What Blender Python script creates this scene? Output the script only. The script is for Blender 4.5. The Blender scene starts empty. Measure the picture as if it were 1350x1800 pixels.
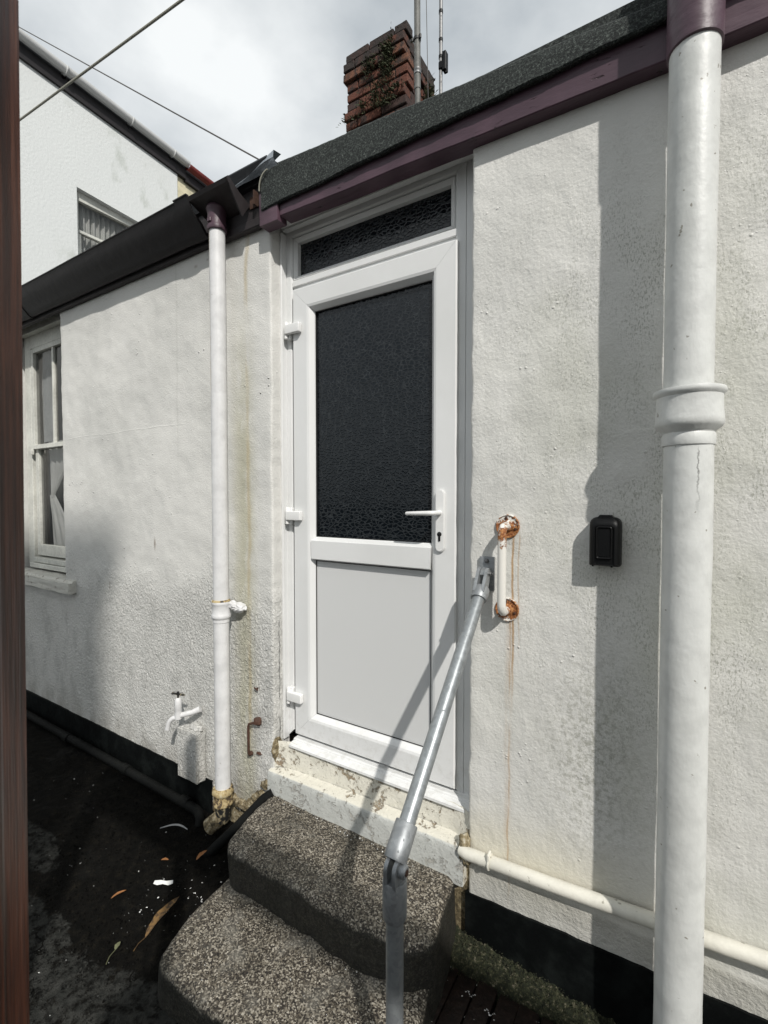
import bpy, bmesh, math, random
from mathutils import Vector, Matrix, noise as mnoise
R = math.radians
random.seed(7)
S = bpy.context.scene
COL = S.collection

# ------------------------------------------------------------------ camera
cam_d = bpy.data.cameras.new('camera'); cam = bpy.data.objects.new('camera', cam_d); COL.objects.link(cam)
cam.location = (0, -1.5, 1.58)
cam.rotation_euler = (R(90 - 1.75), 0, R(90 - 58.25))
cam_d.sensor_fit = 'VERTICAL'; cam_d.sensor_height = 36; cam_d.sensor_width = 36
cam_d.lens = 820 / 1800 * 36
cam_d.clip_start = 0.02; cam_d.clip_end = 500
cam_d.dof.use_dof = True; cam_d.dof.focus_distance = 1.95; cam_d.dof.aperture_fstop = 11
S.camera = cam
S.render.resolution_x = 768; S.render.resolution_y = 1024

# ------------------------------------------------------------------ sun and sky
SUNV = Vector((1.15, -1.0, 1.35)).normalized()          # towards the sun
el = math.asin(SUNV.z); az = math.atan2(SUNV.x, SUNV.y)
sd = bpy.data.lights.new('sun', 'SUN'); sd.energy = 3.5; sd.angle = R(0.9); sd.color = (1.0, 0.965, 0.91)
sun = bpy.data.objects.new('sun', sd); COL.objects.link(sun)
sun.rotation_euler = SUNV.to_track_quat('Z', 'Y').to_euler()
W = bpy.data.worlds.new('World'); S.world = W; W.use_nodes = True
wt = W.node_tree; wt.nodes.clear()
wo = wt.nodes.new('ShaderNodeOutputWorld'); bg = wt.nodes.new('ShaderNodeBackground'); bg.inputs[1].default_value = 0.145
sky = wt.nodes.new('ShaderNodeTexSky'); sky.sky_type = 'NISHITA'; sky.sun_disc = False
sky.sun_elevation = el; sky.sun_rotation = az
tc = wt.nodes.new('ShaderNodeTexCoord'); mp = wt.nodes.new('ShaderNodeMapping'); mp.inputs['Scale'].default_value = (1, 1, 1.6)
n1 = wt.nodes.new('ShaderNodeTexNoise'); n1.inputs['Scale'].default_value = 1.7; n1.inputs['Detail'].default_value = 7; n1.inputs['Roughness'].default_value = .52
mp.inputs['Location'].default_value = (0.35, 0.1, 0.2)
rp = wt.nodes.new('ShaderNodeValToRGB')
rp.color_ramp.elements[0].position = .40; rp.color_ramp.elements[0].color = (3.0, 3.3, 3.5, 1)
rp.color_ramp.elements[1].position = .66; rp.color_ramp.elements[1].color = (6.9, 7.05, 7.0, 1)
mx = wt.nodes.new('ShaderNodeMix'); mx.data_type = 'RGBA'; mx.inputs[0].default_value = .9
wt.links.new(tc.outputs['Generated'], mp.inputs[0]); wt.links.new(mp.outputs[0], n1.inputs['Vector'])
wt.links.new(n1.outputs[0], rp.inputs[0]); wt.links.new(sky.outputs[0], mx.inputs[6]); wt.links.new(rp.outputs[0], mx.inputs[7])
wt.links.new(mx.outputs[2], bg.inputs[0]); wt.links.new(bg.outputs[0], wo.inputs[0])
S.view_settings.view_transform = 'Standard'; S.view_settings.look = 'None'
S.view_settings.exposure = 0.04; S.view_settings.gamma = 1.0; S.view_settings.use_curve_mapping = False
S.render.engine = 'CYCLES'

# ------------------------------------------------------------------ shader helper
class G:
    def __init__(s, name):
        s.m = bpy.data.materials.new(name); s.m.use_nodes = True; s.t = s.m.node_tree
        s.b = s.t.nodes['Principled BSDF']; s.out = s.t.nodes['Material Output']
        g = s.t.nodes.new('ShaderNodeNewGeometry'); s.P = g.outputs['Position']
        s.sep = s.t.nodes.new('ShaderNodeSeparateXYZ'); s.t.links.new(s.P, s.sep.inputs[0])
        s.x, s.y, s.z = s.sep.outputs
    def N(s, t): return s.t.nodes.new(t)
    def put(s, sock, v):
        if isinstance(v, bpy.types.NodeSocket): s.t.links.new(v, sock)
        elif isinstance(v, (tuple, list)) and len(v) == 3 and sock.type == 'RGBA': sock.default_value = (*v, 1)
        else: sock.default_value = v
    def math(s, op, a, b=0., c=None, clamp=False):
        n = s.N('ShaderNodeMath'); n.operation = op; n.use_clamp = clamp
        s.put(n.inputs[0], a); s.put(n.inputs[1], b)
        if c is not None: s.put(n.inputs[2], c)
        return n.outputs[0]
    def add(s, a, b): return s.math('ADD', a, b)
    def sub(s, a, b): return s.math('SUBTRACT', a, b)
    def mul(s, a, b): return s.math('MULTIPLY', a, b)
    def mx(s, a, b): return s.math('MAXIMUM', a, b)
    def scalev(s, v):
        n = s.N('ShaderNodeVectorMath'); n.operation = 'MULTIPLY'; s.t.links.new(s.P, n.inputs[0]); n.inputs[1].default_value = v
        return n.outputs[0]
    def noise(s, scale, detail=3, rough=.55, stretch=None, dist=0., off=0.):
        n = s.N('ShaderNodeTexNoise'); n.inputs['Scale'].default_value = scale; n.inputs['Detail'].default_value = detail
        n.inputs['Roughness'].default_value = rough; n.inputs['Distortion'].default_value = dist
        v = s.scalev(stretch or (1, 1, 1))
        if off:
            a = s.N('ShaderNodeVectorMath'); a.operation = 'ADD'; s.t.links.new(v, a.inputs[0]); a.inputs[1].default_value = (off, off*.7, off*1.3); v = a.outputs[0]
        s.t.links.new(v, n.inputs['Vector']); return n.outputs[0]
    def vor(s, scale, feature='F1', stretch=None, rnd=1., color=False):
        n = s.N('ShaderNodeTexVoronoi'); n.feature = feature; n.inputs['Scale'].default_value = scale; n.inputs['Randomness'].default_value = rnd
        s.t.links.new(s.scalev(stretch or (1, 1, 1)), n.inputs['Vector'])
        return n.outputs['Color'] if color else n.outputs['Distance']
    def ss(s, v, a, b):                       # smoothstep a->b  (a may exceed b)
        n = s.N('ShaderNodeMapRange'); n.interpolation_type = 'SMOOTHSTEP'
        s.put(n.inputs['Value'], v)
        if a < b: n.inputs['From Min'].default_value = a; n.inputs['From Max'].default_value = b
        else: n.inputs['From Min'].default_value = b; n.inputs['From Max'].default_value = a; n.inputs['To Min'].default_value = 1; n.inputs['To Max'].default_value = 0
        return n.outputs[0]
    def bell(s, v, c, w):                     # 1 at c falling to 0 at distance w
        return s.ss(s.math('ABSOLUTE', s.sub(v, c)), w, 0.)
    def mix(s, f, a, b):
        n = s.N('ShaderNodeMix'); n.data_type = 'RGBA'; s.put(n.inputs[0], f); s.put(n.inputs[6], a); s.put(n.inputs[7], b); return n.outputs[2]
    def ramp(s, v, stops):
        n = s.N('ShaderNodeValToRGB'); s.t.links.new(v, n.inputs[0]); e = n.color_ramp.elements
        while len(e) < len(stops): e.new(.5)
        for k, (p, c) in enumerate(stops): e[k].position = p; e[k].color = (*c, 1)
        return n.outputs[0]
    def bump(s, h, dist, strength=1.):
        n = s.N('ShaderNodeBump'); n.inputs['Distance'].default_value = dist
        s.put(n.inputs['Strength'], strength); s.t.links.new(h, n.inputs['Height']); s.t.links.new(n.outputs[0], s.b.inputs['Normal'])
    def col(s, c): s.put(s.b.inputs['Base Color'], c)
    def rough(s, r): s.put(s.b.inputs['Roughness'], r)
    def spec(s, r): s.put(s.b.inputs['Specular IOR Level'], r)

def plain(name, c, rough=.5, var=.12, bump=.0006, bs=90, metal=0., spec=.5):
    g = G(name); n = g.noise(7, 5); n2 = g.noise(bs, 3)
    f = g.add(g.mul(n, .6), g.mul(n2, .4))
    g.col(g.mix(g.ss(f, .3, .7), tuple(x*(1-var) for x in c), tuple(min(1, x*(1+var)) for x in c)))
    g.rough(rough); g.b.inputs['Metallic'].default_value = metal; g.spec(spec)
    if bump: g.bump(n2, bump)
    return g.m

# --- painted render, right hand wall (fine, brushed) and the left wall (roughcast low down)
def wall_mat(name, side):
    g = G(name)
    big = g.noise(1.6, 5); med = g.noise(9, 5, stretch=(1, 1, .55)); fine = g.noise(95, 4, .6); spk = g.noise(230, 3, .7, stretch=(1, 1, .45))
    base = g.mix(g.ss(big, .35, .68), (.635, .63, .60), (.72, .712, .68))
    if side == 'R':
        # grey-green algae specks in a broad band half way up, more towards the big pipe
        band = g.mul(g.ss(g.z, 2.75, 2.2), g.ss(g.z, .3, 1.2))
        xr = g.add(.35, g.mul(g.ss(g.x, -.62, -.05), .75))
        m = g.mul(g.mul(g.ss(spk, .49, .63), g.ss(med, .36, .62)), g.mul(band, xr))
        base = g.mix(g.mul(m, .68), base, (.27, .275, .23))
        soft = g.mul(g.mul(g.ss(g.noise(3.2, 4, stretch=(1, 1, .6), off=3.), .42, .68), g.ss(g.z, 2.7, 1.9)), xr)
        base = g.mix(g.mul(soft, .42), base, (.47, .475, .40))
        low = g.mul(g.bell(g.z, .8, .5), g.mul(g.bell(g.x, -.2, .22), g.ss(g.noise(60, 4, .7), .45, .62)))
        base = g.mix(g.mul(low, .6), base, (.25, .25, .2))
        yel = g.mul(g.bell(g.add(g.z, g.mul(med, .12)), .46, .2), g.ss(g.x, .3, -.4))
        base = g.mix(g.mul(yel, .55), base, (.62, .575, .44))
        wob = g.mul(g.sub(g.noise(5, 3), .5), .03)
        # rust runs below the grab bar
        for cx, w, z0, z1, k in ((-.437, .006, 1.0, 1.47, .85), (-.446, .005, .32, 1.2, .62), (-.418, .004, 1.15, 1.46, .45), (-.45, .018, .45, 1.2, .22)):
            m = g.mul(g.bell(g.add(g.x, wob), cx, w), g.mul(g.ss(g.z, z0-.15, z0+.1), g.ss(g.z, z1+.01, z1-.01)))
            m = g.mul(m, g.ss(g.noise(30, 3, stretch=(1, 1, .12)), .3, .5))
            base = g.mix(g.mul(m, k), base, (.40, .22, .07))
        strip = g.ss(g.z, .335, .31)
        base = g.mix(g.mul(strip, .55), base, g.mix(g.ss(med, .35, .65), (.28, .27, .23), (.42, .41, .37)))
        stroke = g.noise(26, 4, .6, stretch=(1, 1, .35), dist=.6)
        lump = g.ss(g.vor(42), .23, .05); lmask = g.ss(g.noise(6, 2, off=9.), .52, .62)
        lump2 = g.mul(g.ss(g.vor(75), .2, .05), g.ss(g.noise(9, 2, off=4.), .5, .6))
        h = g.add(g.mul(stroke, .62), g.add(g.mul(fine, .62), g.add(g.mul(g.mul(lump, g.mul(lmask, g.ss(g.noise(16, 2, off=12.), .5, .6))), .6), g.mul(lump2, .22))))
        h = g.add(h, g.mul(g.mul(g.noise(55, 4, .7), strip), 1.6))
        h = g.add(h, g.add(g.mul(g.noise(3.2, 3, off=2.), 5.), g.mul(g.noise(11, 3, .5, stretch=(1, 1, .5), off=6.), 1.3)))
        hl = g.mul(g.bell(g.sub(g.z, g.mul(g.noise(2.2, 4), .5)), .48, .0035), g.ss(g.x, -.25, -.4)); h = g.sub(h, g.mul(hl, .06))
        g.bump(h, .0038)
    else:
        lowm = g.ss(g.add(g.z, g.mul(g.sub(g.noise(2.3, 4), .5), .55)), 1.28, 1.02)
        dirt = g.mul(g.ss(g.noise(11, 6, .65, stretch=(1, 1, .6), off=2.), .47, .66), g.ss(g.z, 1.5, .5))
        base = g.mix(g.mul(dirt, .38), base, (.36, .36, .34))
        sp = g.mul(g.ss(spk, .54, .66), lowm)
        base = g.mix(g.mul(sp, .30), base, (.30, .30, .27))
        # green-ochre water stain between the downpipe and the door
        wob = g.mul(g.sub(g.noise(4, 3), .5), .05)
        st = g.mul(g.bell(g.add(g.x, wob), -1.69, .115), g.mul(g.ss(g.z, 2.75, 1.7), g.ss(g.noise(16, 5, .6, stretch=(1, 1, .3)), .22, .55)))
        base = g.mix(g.mul(st, .68), base, (.42, .405, .28))
        st2 = g.mul(g.bell(g.add(g.x, wob), -1.662, .02), g.ss(g.noise(20, 4, stretch=(1, 1, .1)), .35, .55))
        base = g.mix(g.mul(st2, .5), base, (.46, .36, .18))
        for cx, cz, w, hgt, k in ((-2.40, 1.33, .012, .05, .8), (-2.86, 1.05, .006, .05, .7), (-2.02, 2.72, .02, .012, .5), (-1.93, 2.73, .015, .01, .5)):
            m = g.mul(g.bell(g.add(g.x, g.mul(wob, .4)), cx, w), g.bell(g.z, cz, hgt))
            base = g.mix(g.mul(m, k), base, (.20, .15, .11))
        # faint vertical trace and hairlines
        tr = g.mul(g.bell(g.add(g.x, g.mul(wob, .3)), -2.18, .012), g.ss(g.z, 1.6, 2.0)); base = g.mix(g.mul(tr, .2), base, (.4, .4, .36))
        grime = g.mul(g.ss(g.z, .35, .14), g.ss(med, .3, .6)); base = g.mix(g.mul(grime, .5), base, (.26, .24, .2))
        rc = g.noise(70, 4, .62, dist=.8, stretch=(1, 1, .8)); rc2 = g.noise(150, 3, .6)
        lump = g.ss(g.vor(34), .22, .04); lmask = g.mul(g.ss(g.noise(3.5, 2, off=5.), .55, .64), g.ss(g.noise(14, 2, off=2.), .48, .6))
        h = g.add(g.mul(rc, g.add(.25, g.mul(lowm, 2.7))), g.add(g.mul(rc2, .45), g.mul(g.mul(lump, lmask), 1.3)))
        h = g.add(h, g.mul(g.noise(3., 3, off=2.), 3.5))
        seam = g.mul(g.bell(g.add(g.z, g.mul(g.noise(5, 4), .03)), 1.975, .005), g.ss(g.x, -2.0, -2.3)); h = g.add(h, g.mul(seam, .10))
        g.bump(h, .0058)
    g.col(base); g.rough(.62); g.spec(.35)
    return g.m
M = {}
M['wallR'] = wall_mat('painted_render', 'R'); M['wallL'] = wall_mat('roughcast_render', 'L')

g = G('far_render'); big = g.noise(.9, 5); st = g.mul(g.ss(g.noise(3.0, 6, .65, stretch=(1, 1.0, .6), off=4.), .52, .7), g.ss(g.noise(1.1, 3, off=1.), .42, .6))
g.col(g.mix(g.mul(st, .6), g.mix(big, (.66, .68, .67), (.72, .74, .73)), (.40, .43, .38))); g.rough(.7); g.bump(g.noise(30, 4), .004); M['far'] = g.m
M['far_yellow'] = plain('cream_render', (.62, .57, .40), .7, .2, .002, 20)

def pipe_paint(name, c, dirt, runs=None):
    g = G(name); a = g.noise(14, 5, .6); b = g.noise(120, 3, .6, stretch=(1, 1, .6))
    base = g.mix(g.ss(a, .4, .68), c, tuple(x*.86 for x in c))
    strk = g.ss(g.noise(24, 4, .6, stretch=(1, 1, .06), off=5.), .42, .66); base = g.mix(g.mul(strk, .16), base, tuple(x*.7 for x in c))
    spots = g.mul(g.ss(g.noise(48, 3, .5, off=11.), .70, .74), 1.)
    base = g.mix(g.mul(spots, dirt), base, (.16, .14, .10))
    if runs:
        for (cx, w, z0, z1, k, cc) in runs:
            m = g.mul(g.bell(g.add(g.x, g.add(g.mul(g.sub(g.noise(6, 3), .5), .02), g.mul(g.sub(g.noise(70, 2), .5), .018))), cx, w), g.mul(g.ss(g.z, z0, z0+.2), g.ss(g.z, z1+.01, z1-.01)))
            m = g.mul(m, g.ss(g.noise(40, 4, stretch=(1, 1, .12)), .25, .5)); base = g.mix(g.mul(m, k), base, cc)
    g.col(base); g.rough(g.add(.34, g.mul(a, .25))); g.spec(.45)
    g.bump(g.add(g.mul(g.noise(20, 3), 1.2), g.mul(b, .4)), .0015)
    return g.m
M['pipeR'] = pipe_paint('thick_white_gloss', (.66, .67, .65), .8, [(.0505, .0032, 1.50, 1.70, .9, (.06, .055, .05)), (.012, .05, 2.0, 2.62, .18, (.35, .37, .34)), (.03, .06, .3, 1.2, .12, (.35, .35, .31))])
M['pipeL'] = pipe_paint('white_pipe_paint', (.70, .70, .70), .3, [(-1.80, .03, 1.9, 2.82, .75, (.48, .32, .08))])
M['pipeLow'] = pipe_paint('cream_pipe_paint', (.72, .70, .62), .6)
M['rustpipe'] = (lambda g: (g.col(g.ramp(g.noise(38, 5, .65), [(.3, (.03, .028, .025)), (.46, (.10, .07, .04)), (.5, (.36, .27, .13)), (.62, (.46, .38, .22)), (.75, (.55, .52, .44))])), g.rough(.75), g.bump(g.noise(60, 4), .003), g.m)[-1])(G('rusty_cast_iron'))
M['blackiron'] = (lambda g: (g.col(g.mix(g.ss(g.noise(45, 5, .65), .52, .6), (.012, .012, .012), (.25, .21, .13))), g.rough(.55), g.bump(g.noise(60, 4), .002), g.m)[-1])(G('black_painted_iron'))

g = G('grab_bar_enamel')
near_top = g.mul(g.ss(g.z, 1.36, 1.44), 1.); near_bot = g.mul(g.ss(g.z, 1.235, 1.20), .6)
zone = g.add(g.mul(g.bell(g.z, 1.46, .075), 1.), g.add(g.mul(g.bell(g.z, 1.217, .05), g.ss(g.y, -.05, -.015)), g.mul(g.ss(g.y, -.02, -.008), .45)))
n = g.noise(75, 5, .7); rust = g.ss(g.add(n, g.mul(g.sub(zone, .5), .32)), .52, .62)
g.col(g.mix(rust, (.75, .73, .68), g.ramp(g.noise(160, 4, .6), [(.35, (.10, .03, .012)), (.5, (.30, .11, .035)), (.65, (.50, .26, .10))])))
g.rough(g.add(.3, g.mul(rust, .5))); g.bump(g.mul(rust, n), .002); M['bar'] = g.m

g = G('purple_gloss_paint')
n = g.noise(6, 5, stretch=(1, 1, 1)); sc = g.mul(g.ss(g.noise(34, 4, .65, stretch=(.35, 1, 1.6), off=1.), .63, .68), g.ss(g.noise(5, 2, off=8.), .5, .6))
base = g.mix(g.ss(n, .35, .65), (.060, .031, .045), (.090, .049, .068)); base = g.mix(g.mul(sc, .9), base, (.012, .006, .008))
g.col(base); g.rough(g.add(.38, g.mul(n, .2))); g.bump(g.add(g.noise(30, 4, stretch=(.3, 1, 1)), g.mul(sc, -1.2)), .0035); M['purple'] = g.m
M['gutter'] = plain('dark_plum_gutter_paint', (.010, .0075, .009), .6, .35, .002, 25)
M['gutterend'] = plain('weathered_gutter_end', (.022, .017, .018), .6, .3, .002, 30)
M['red'] = plain('red_gutter_paint', (.20, .035, .03), .5, .3, .002, 30)
M['slate'] = plain('dark_roofing_slate', (.018, .02, .023), .55, .3, .004, 20)
M['tape'] = plain('silver_flashing_tape', (.30, .33, .36), .38, .2, .004, 40, metal=.4)

g = G('mineral_roofing_felt'); n = g.noise(150, 4, .85)
g.col(g.mix(g.ss(g.noise(5, 4), .3, .7), g.ramp(n, [(.40, (.004, .006, .006)), (.5, (.014, .018, .017)), (.58, (.045, .055, .05)), (.68, (.16, .18, .165))]), g.ramp(n, [(.40, (.006, .008, .008)), (.5, (.020, .025, .023)), (.60, (.055, .066, .06)), (.70, (.2, .22, .2))])))
g.rough(.9); g.bump(g.add(n, g.mul(g.noise(8, 3), 2.)), .004); M['felt'] = g.m

g = G('white_upvc'); n = g.noise(420, 2, .6); d = g.noise(3, 4)
gr = g.mul(g.ss(g.z, .75, .48), g.ss(g.noise(28, 5, .65), .46, .66)); g.col(g.mix(g.mul(gr, .22), g.mix(g.ss(d, .3, .75), (.745, .75, .745), (.685, .69, .68)), (.36, .34, .29))); g.rough(.36); g.spec(.45); g.bump(n, .00025); M['upvc'] = g.m
g = G('upvc_panel'); n = g.noise(520, 2, .6)
g.col(g.mix(g.ss(n, .3, .7), (.60, .605, .60), (.68, .685, .68))); g.rough(.4); g.bump(n, .0004); M['panel'] = g.m
M['seal'] = plain('black_rubber_seal', (.012, .012, .012), .6)
M['lever'] = plain('white_powder_coat', (.76, .76, .75), .28, .04, .0001)
M['brass'] = plain('dark_lock_metal', (.05, .05, .05), .25, .1, .0003, metal=.8)

g = G('textured_obscure_glass')
wv = g.N('ShaderNodeTexNoise'); wv.inputs['Scale'].default_value = 45; wv.inputs['Detail'].default_value = 2; g.t.links.new(g.P, wv.inputs['Vector'])
ad = g.N('ShaderNodeVectorMath'); ad.operation = 'MULTIPLY_ADD'; g.t.links.new(wv.outputs['Color'], ad.inputs[0]); ad.inputs[1].default_value = (.022, .022, .022); g.t.links.new(g.scalev((.8, 1, 1.35)), ad.inputs[2])
vv = g.N('ShaderNodeTexVoronoi'); vv.feature = 'DISTANCE_TO_EDGE'; vv.inputs['Scale'].default_value = 56; g.t.links.new(ad.outputs[0], vv.inputs['Vector']); e = vv.outputs['Distance']
h = g.ss(e, .22, .03); line = g.ss(e, .075, .03); vary = g.add(.25, g.mul(.75, g.ss(g.noise(30, 3), .4, .65)))
lv = g.mul(line, vary)
g.col(g.mix(lv, (.004, .006, .008), (.024, .028, .031))); g.rough(g.add(.07, g.mul(line, .3))); g.spec(.42); g.bump(h, .0008, .55); M['obscure'] = g.m

def clearglass(name, tint=.75):
    g = G(name); g.t.nodes.remove(g.b); tr = g.N('ShaderNodeBsdfTransparent'); tr.inputs[0].default_value = (tint, tint, tint, 1)
    gl = g.N('ShaderNodeBsdfGlossy'); gl.inputs['Roughness'].default_value = .02; f = g.N('ShaderNodeFresnel'); f.inputs[0].default_value = 1.5
    mxs = g.N('ShaderNodeMixShader'); gg = g.N('ShaderNodeNewGeometry'); g.t.links.new(g.mul(f.outputs[0], g.sub(1., gg.outputs['Backfacing'])), mxs.inputs[0]); g.t.links.new(tr.outputs[0], mxs.inputs[1]); g.t.links.new(gl.outputs[0], mxs.inputs[2]); g.t.links.new(mxs.outputs[0], g.out.inputs[0])
    return g.m
M['glass'] = clearglass('window_glass')
M['timber'] = plain('old_white_window_paint', (.60, .60, .55), .5, .2, .0012, 60)
M['cill'] = (lambda g: (g.col(g.mix(g.ss(g.noise(22, 5, .7), .56, .66), (.58, .57, .52), (.16, .13, .10))), g.rough(.7), g.bump(g.noise(40, 5, .65), .006), g.m)[-1])(G('flaking_cill_paint'))
M['curtain'] = plain('net_curtain', (.82, .83, .80), .9, .1, .001, 200)
M['greycurtain'] = plain('grey_curtain', (.50, .52, .52), .9, .15, .001, 60)
M['room'] = plain('dim_room', (.16, .16, .15), .9)
M['wastepipe'] = plain('dirty_black_pipe', (.006, .0065, .006), .75, .4, .001, 60, 0., .15)
M['blackpaint'] = (lambda g: (g.col(g.mix(g.ss(g.noise(9, 5, .65), .42, .72), (.0025, .0032, .0033), (.009, .011, .0105))), g.rough(.6), g.spec(.12), g.bump(g.noise(40, 4), .003), g.m)[-1])(G('black_plinth_paint'))

g = G('flaking_threshold_paint')
n = g.noise(13, 6, .68, dist=.5); n2 = g.noise(60, 5, .7)
wear = g.ss(g.add(g.mul(n, .6), g.mul(n2, .4)), .545, .60)
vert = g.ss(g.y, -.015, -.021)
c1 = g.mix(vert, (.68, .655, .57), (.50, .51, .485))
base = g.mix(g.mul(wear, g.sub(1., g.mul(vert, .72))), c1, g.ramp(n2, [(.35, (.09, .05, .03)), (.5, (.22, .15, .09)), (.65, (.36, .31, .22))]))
pit = g.ss(g.noise(150, 3, .6), .64, .7); base = g.mix(g.mul(pit, .6), base, (.12, .11, .08))
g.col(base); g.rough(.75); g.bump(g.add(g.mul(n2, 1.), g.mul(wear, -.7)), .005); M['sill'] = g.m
M['mortar'] = (lambda g: (g.col(g.ramp(g.noise(45, 5, .7), [(.32, (.035, .03, .02)), (.47, (.14, .11, .06)), (.56, (.28, .23, .14)), (.68, (.45, .42, .34))])), g.rough(.85), g.bump(g.noise(60, 5), .006), g.m)[-1])(G('crumbling_mortar'))

g = G('granite')
v = g.vor(230, color=True); sp = g.N('ShaderNodeSeparateColor'); g.t.links.new(v, sp.inputs[0])
v2 = g.noise(150, 5, .8, stretch=(1, 1.0, 1)); wet = g.noise(5.5, 5, .62); worn = g.noise(9, 5, .65, off=6.)
f = g.add(g.mul(sp.outputs[0], .5), g.mul(v2, .5))
c = g.ramp(f, [(.26, (.010, .008, .006)), (.42, (.045, .036, .027)), (.53, (.115, .098, .072)), (.64, (.22, .195, .152)), (.77, (.47, .43, .36))])
c = g.mix(g.mul(g.ss(wet, .45, .68), .55), c, g.ramp(f, [(.3, (.010, .009, .006)), (.55, (.045, .038, .026)), (.78, (.13, .115, .085))]))
c = g.mix(g.mul(g.ss(worn, .5, .68), .5), c, g.mix(f, (.10, .095, .08), (.28, .265, .23)))
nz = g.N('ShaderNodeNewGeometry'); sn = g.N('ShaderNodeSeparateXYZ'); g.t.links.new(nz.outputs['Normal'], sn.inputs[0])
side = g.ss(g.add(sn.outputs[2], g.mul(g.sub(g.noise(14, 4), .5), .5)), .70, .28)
c = g.mix(g.mul(side, .9), c, g.ramp(g.noise(70, 4), [(.35, (.003, .003, .002)), (.6, (.012, .012, .007)), (.75, (.05, .046, .034))]))  # mossy tone on upright faces, darkened further to paint in the risers' shade
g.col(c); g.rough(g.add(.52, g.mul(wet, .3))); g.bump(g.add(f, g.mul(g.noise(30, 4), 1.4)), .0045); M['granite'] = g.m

def metal(name, c, rough, spangle=.14):
    g = G(name); v = g.vor(95, color=True); sp = g.N('ShaderNodeSeparateColor'); g.t.links.new(v, sp.inputs[0]); n = g.noise(30, 5, .65)
    f = g.add(g.mul(sp.outputs[0], .3), g.mul(n, .7))
    g.col(g.mix(g.ss(f, .25, .75), tuple(x*(1-spangle) for x in c), tuple(x*(1+spangle) for x in c)))
    white = g.ss(g.noise(55, 3, .6, off=3.), .64, .70)
    g.b.inputs['Metallic'].default_value = .55; g.rough(g.add(rough, g.add(g.mul(f, .14), g.mul(white, .2)))); g.bump(g.add(g.mul(n, .4), white), .0005)
    return g.m
M['galv'] = metal('galvanised_tube', (.30, .32, .33), .33)
M['galvcast'] = metal('galvanised_casting', (.30, .315, .325), .42, .15)
M['bolt'] = plain('zinc_bolt', (.2, .2, .2), .4, .2, .0005, metal=.7)
M['rustscrew'] = plain('rusty_screw', (.065, .030, .018), .8, .4, .0006)
M['blackplastic'] = plain('black_rubber_cover', (.004, .0043, .0047), .45, .15, .0004, 200, 0., .2)
M['alu'] = metal('aluminium_mast', (.22, .22, .22), .45, .2)
M['greymast'] = plain('grey_weathered_pole', (.13, .13, .12), .6, .35, .001, 60)
M['cable'] = plain('cable_sheath', (.07, .065, .06), .6)
M['palecable'] = plain('pale_cable_sheath', (.35, .34, .28), .6)

def brickmat(name, c, k):
    g = G(name); n = g.noise(16, 5, .65, off=k); n2 = g.noise(60, 5, .7, off=k)
    soot = g.ss(g.add(n, g.mul(g.ss(g.z, 4.7, 5.1), .16)), .50, .66)
    base = g.mix(g.ss(n2, .35, .65), c, tuple(x*.6 for x in c)); base = g.mix(g.mul(soot, .85), base, (.022, .018, .016))
    g.col(base); g.rough(.9); g.bump(n2, .006); return g.m
M['brick1'] = brickmat('red_brick', (.14, .048, .028), 1.); M['brick2'] = brickmat('orange_brick', (.17, .070, .038), 3.); M['brick3'] = brickmat('sooty_brick', (.06, .032, .026), 5.)
M['oldmortar'] = plain('black_old_mortar', (.022, .022, .020), .95, .4, .005, 50)
M['fern'] = plain('fern_leaf', (.045, .052, .022), .8, .5, 0); M['drygrass'] = plain('dry_stem', (.12, .10, .06), .8, .4, 0)
g = G('moss'); n = g.noise(90, 5, .7); g.col(g.ramp(n, [(.3, (.004, .005, .002)), (.48, (.014, .018, .006)), (.58, (.04, .042, .018)), (.66, (.17, .15, .11))])); g.rough(.95); g.bump(g.noise(160, 4, .7), .008); M['moss'] = g.m

g = G('dark_wet_ground')
n = g.noise(30, 6, .7); v = g.noise(5.5, 4, .55)
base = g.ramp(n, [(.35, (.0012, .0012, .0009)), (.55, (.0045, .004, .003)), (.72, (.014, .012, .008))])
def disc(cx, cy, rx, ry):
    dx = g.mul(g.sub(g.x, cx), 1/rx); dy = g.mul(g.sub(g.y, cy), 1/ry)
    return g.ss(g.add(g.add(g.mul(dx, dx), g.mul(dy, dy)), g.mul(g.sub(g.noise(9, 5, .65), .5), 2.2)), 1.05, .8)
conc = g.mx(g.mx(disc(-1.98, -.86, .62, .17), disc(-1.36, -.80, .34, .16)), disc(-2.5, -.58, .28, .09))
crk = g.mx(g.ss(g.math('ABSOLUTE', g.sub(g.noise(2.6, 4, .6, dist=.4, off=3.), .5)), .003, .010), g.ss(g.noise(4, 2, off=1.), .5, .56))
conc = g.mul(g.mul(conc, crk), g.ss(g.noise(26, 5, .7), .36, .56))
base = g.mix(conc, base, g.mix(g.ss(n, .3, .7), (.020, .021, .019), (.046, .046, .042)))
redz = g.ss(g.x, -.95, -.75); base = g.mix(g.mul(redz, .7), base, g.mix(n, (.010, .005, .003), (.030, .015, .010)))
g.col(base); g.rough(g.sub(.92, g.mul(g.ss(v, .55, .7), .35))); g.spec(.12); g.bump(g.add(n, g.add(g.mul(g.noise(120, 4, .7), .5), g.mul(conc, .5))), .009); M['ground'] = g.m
g = G('wet_red_paver'); n = g.noise(45, 5, .7); g.col(g.ramp(n, [(.3, (.004, .0025, .002)), (.55, (.014, .008, .006)), (.75, (.035, .022, .016))])); g.rough(.55); g.spec(.3); g.bump(n, .004); M['paver'] = g.m

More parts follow.
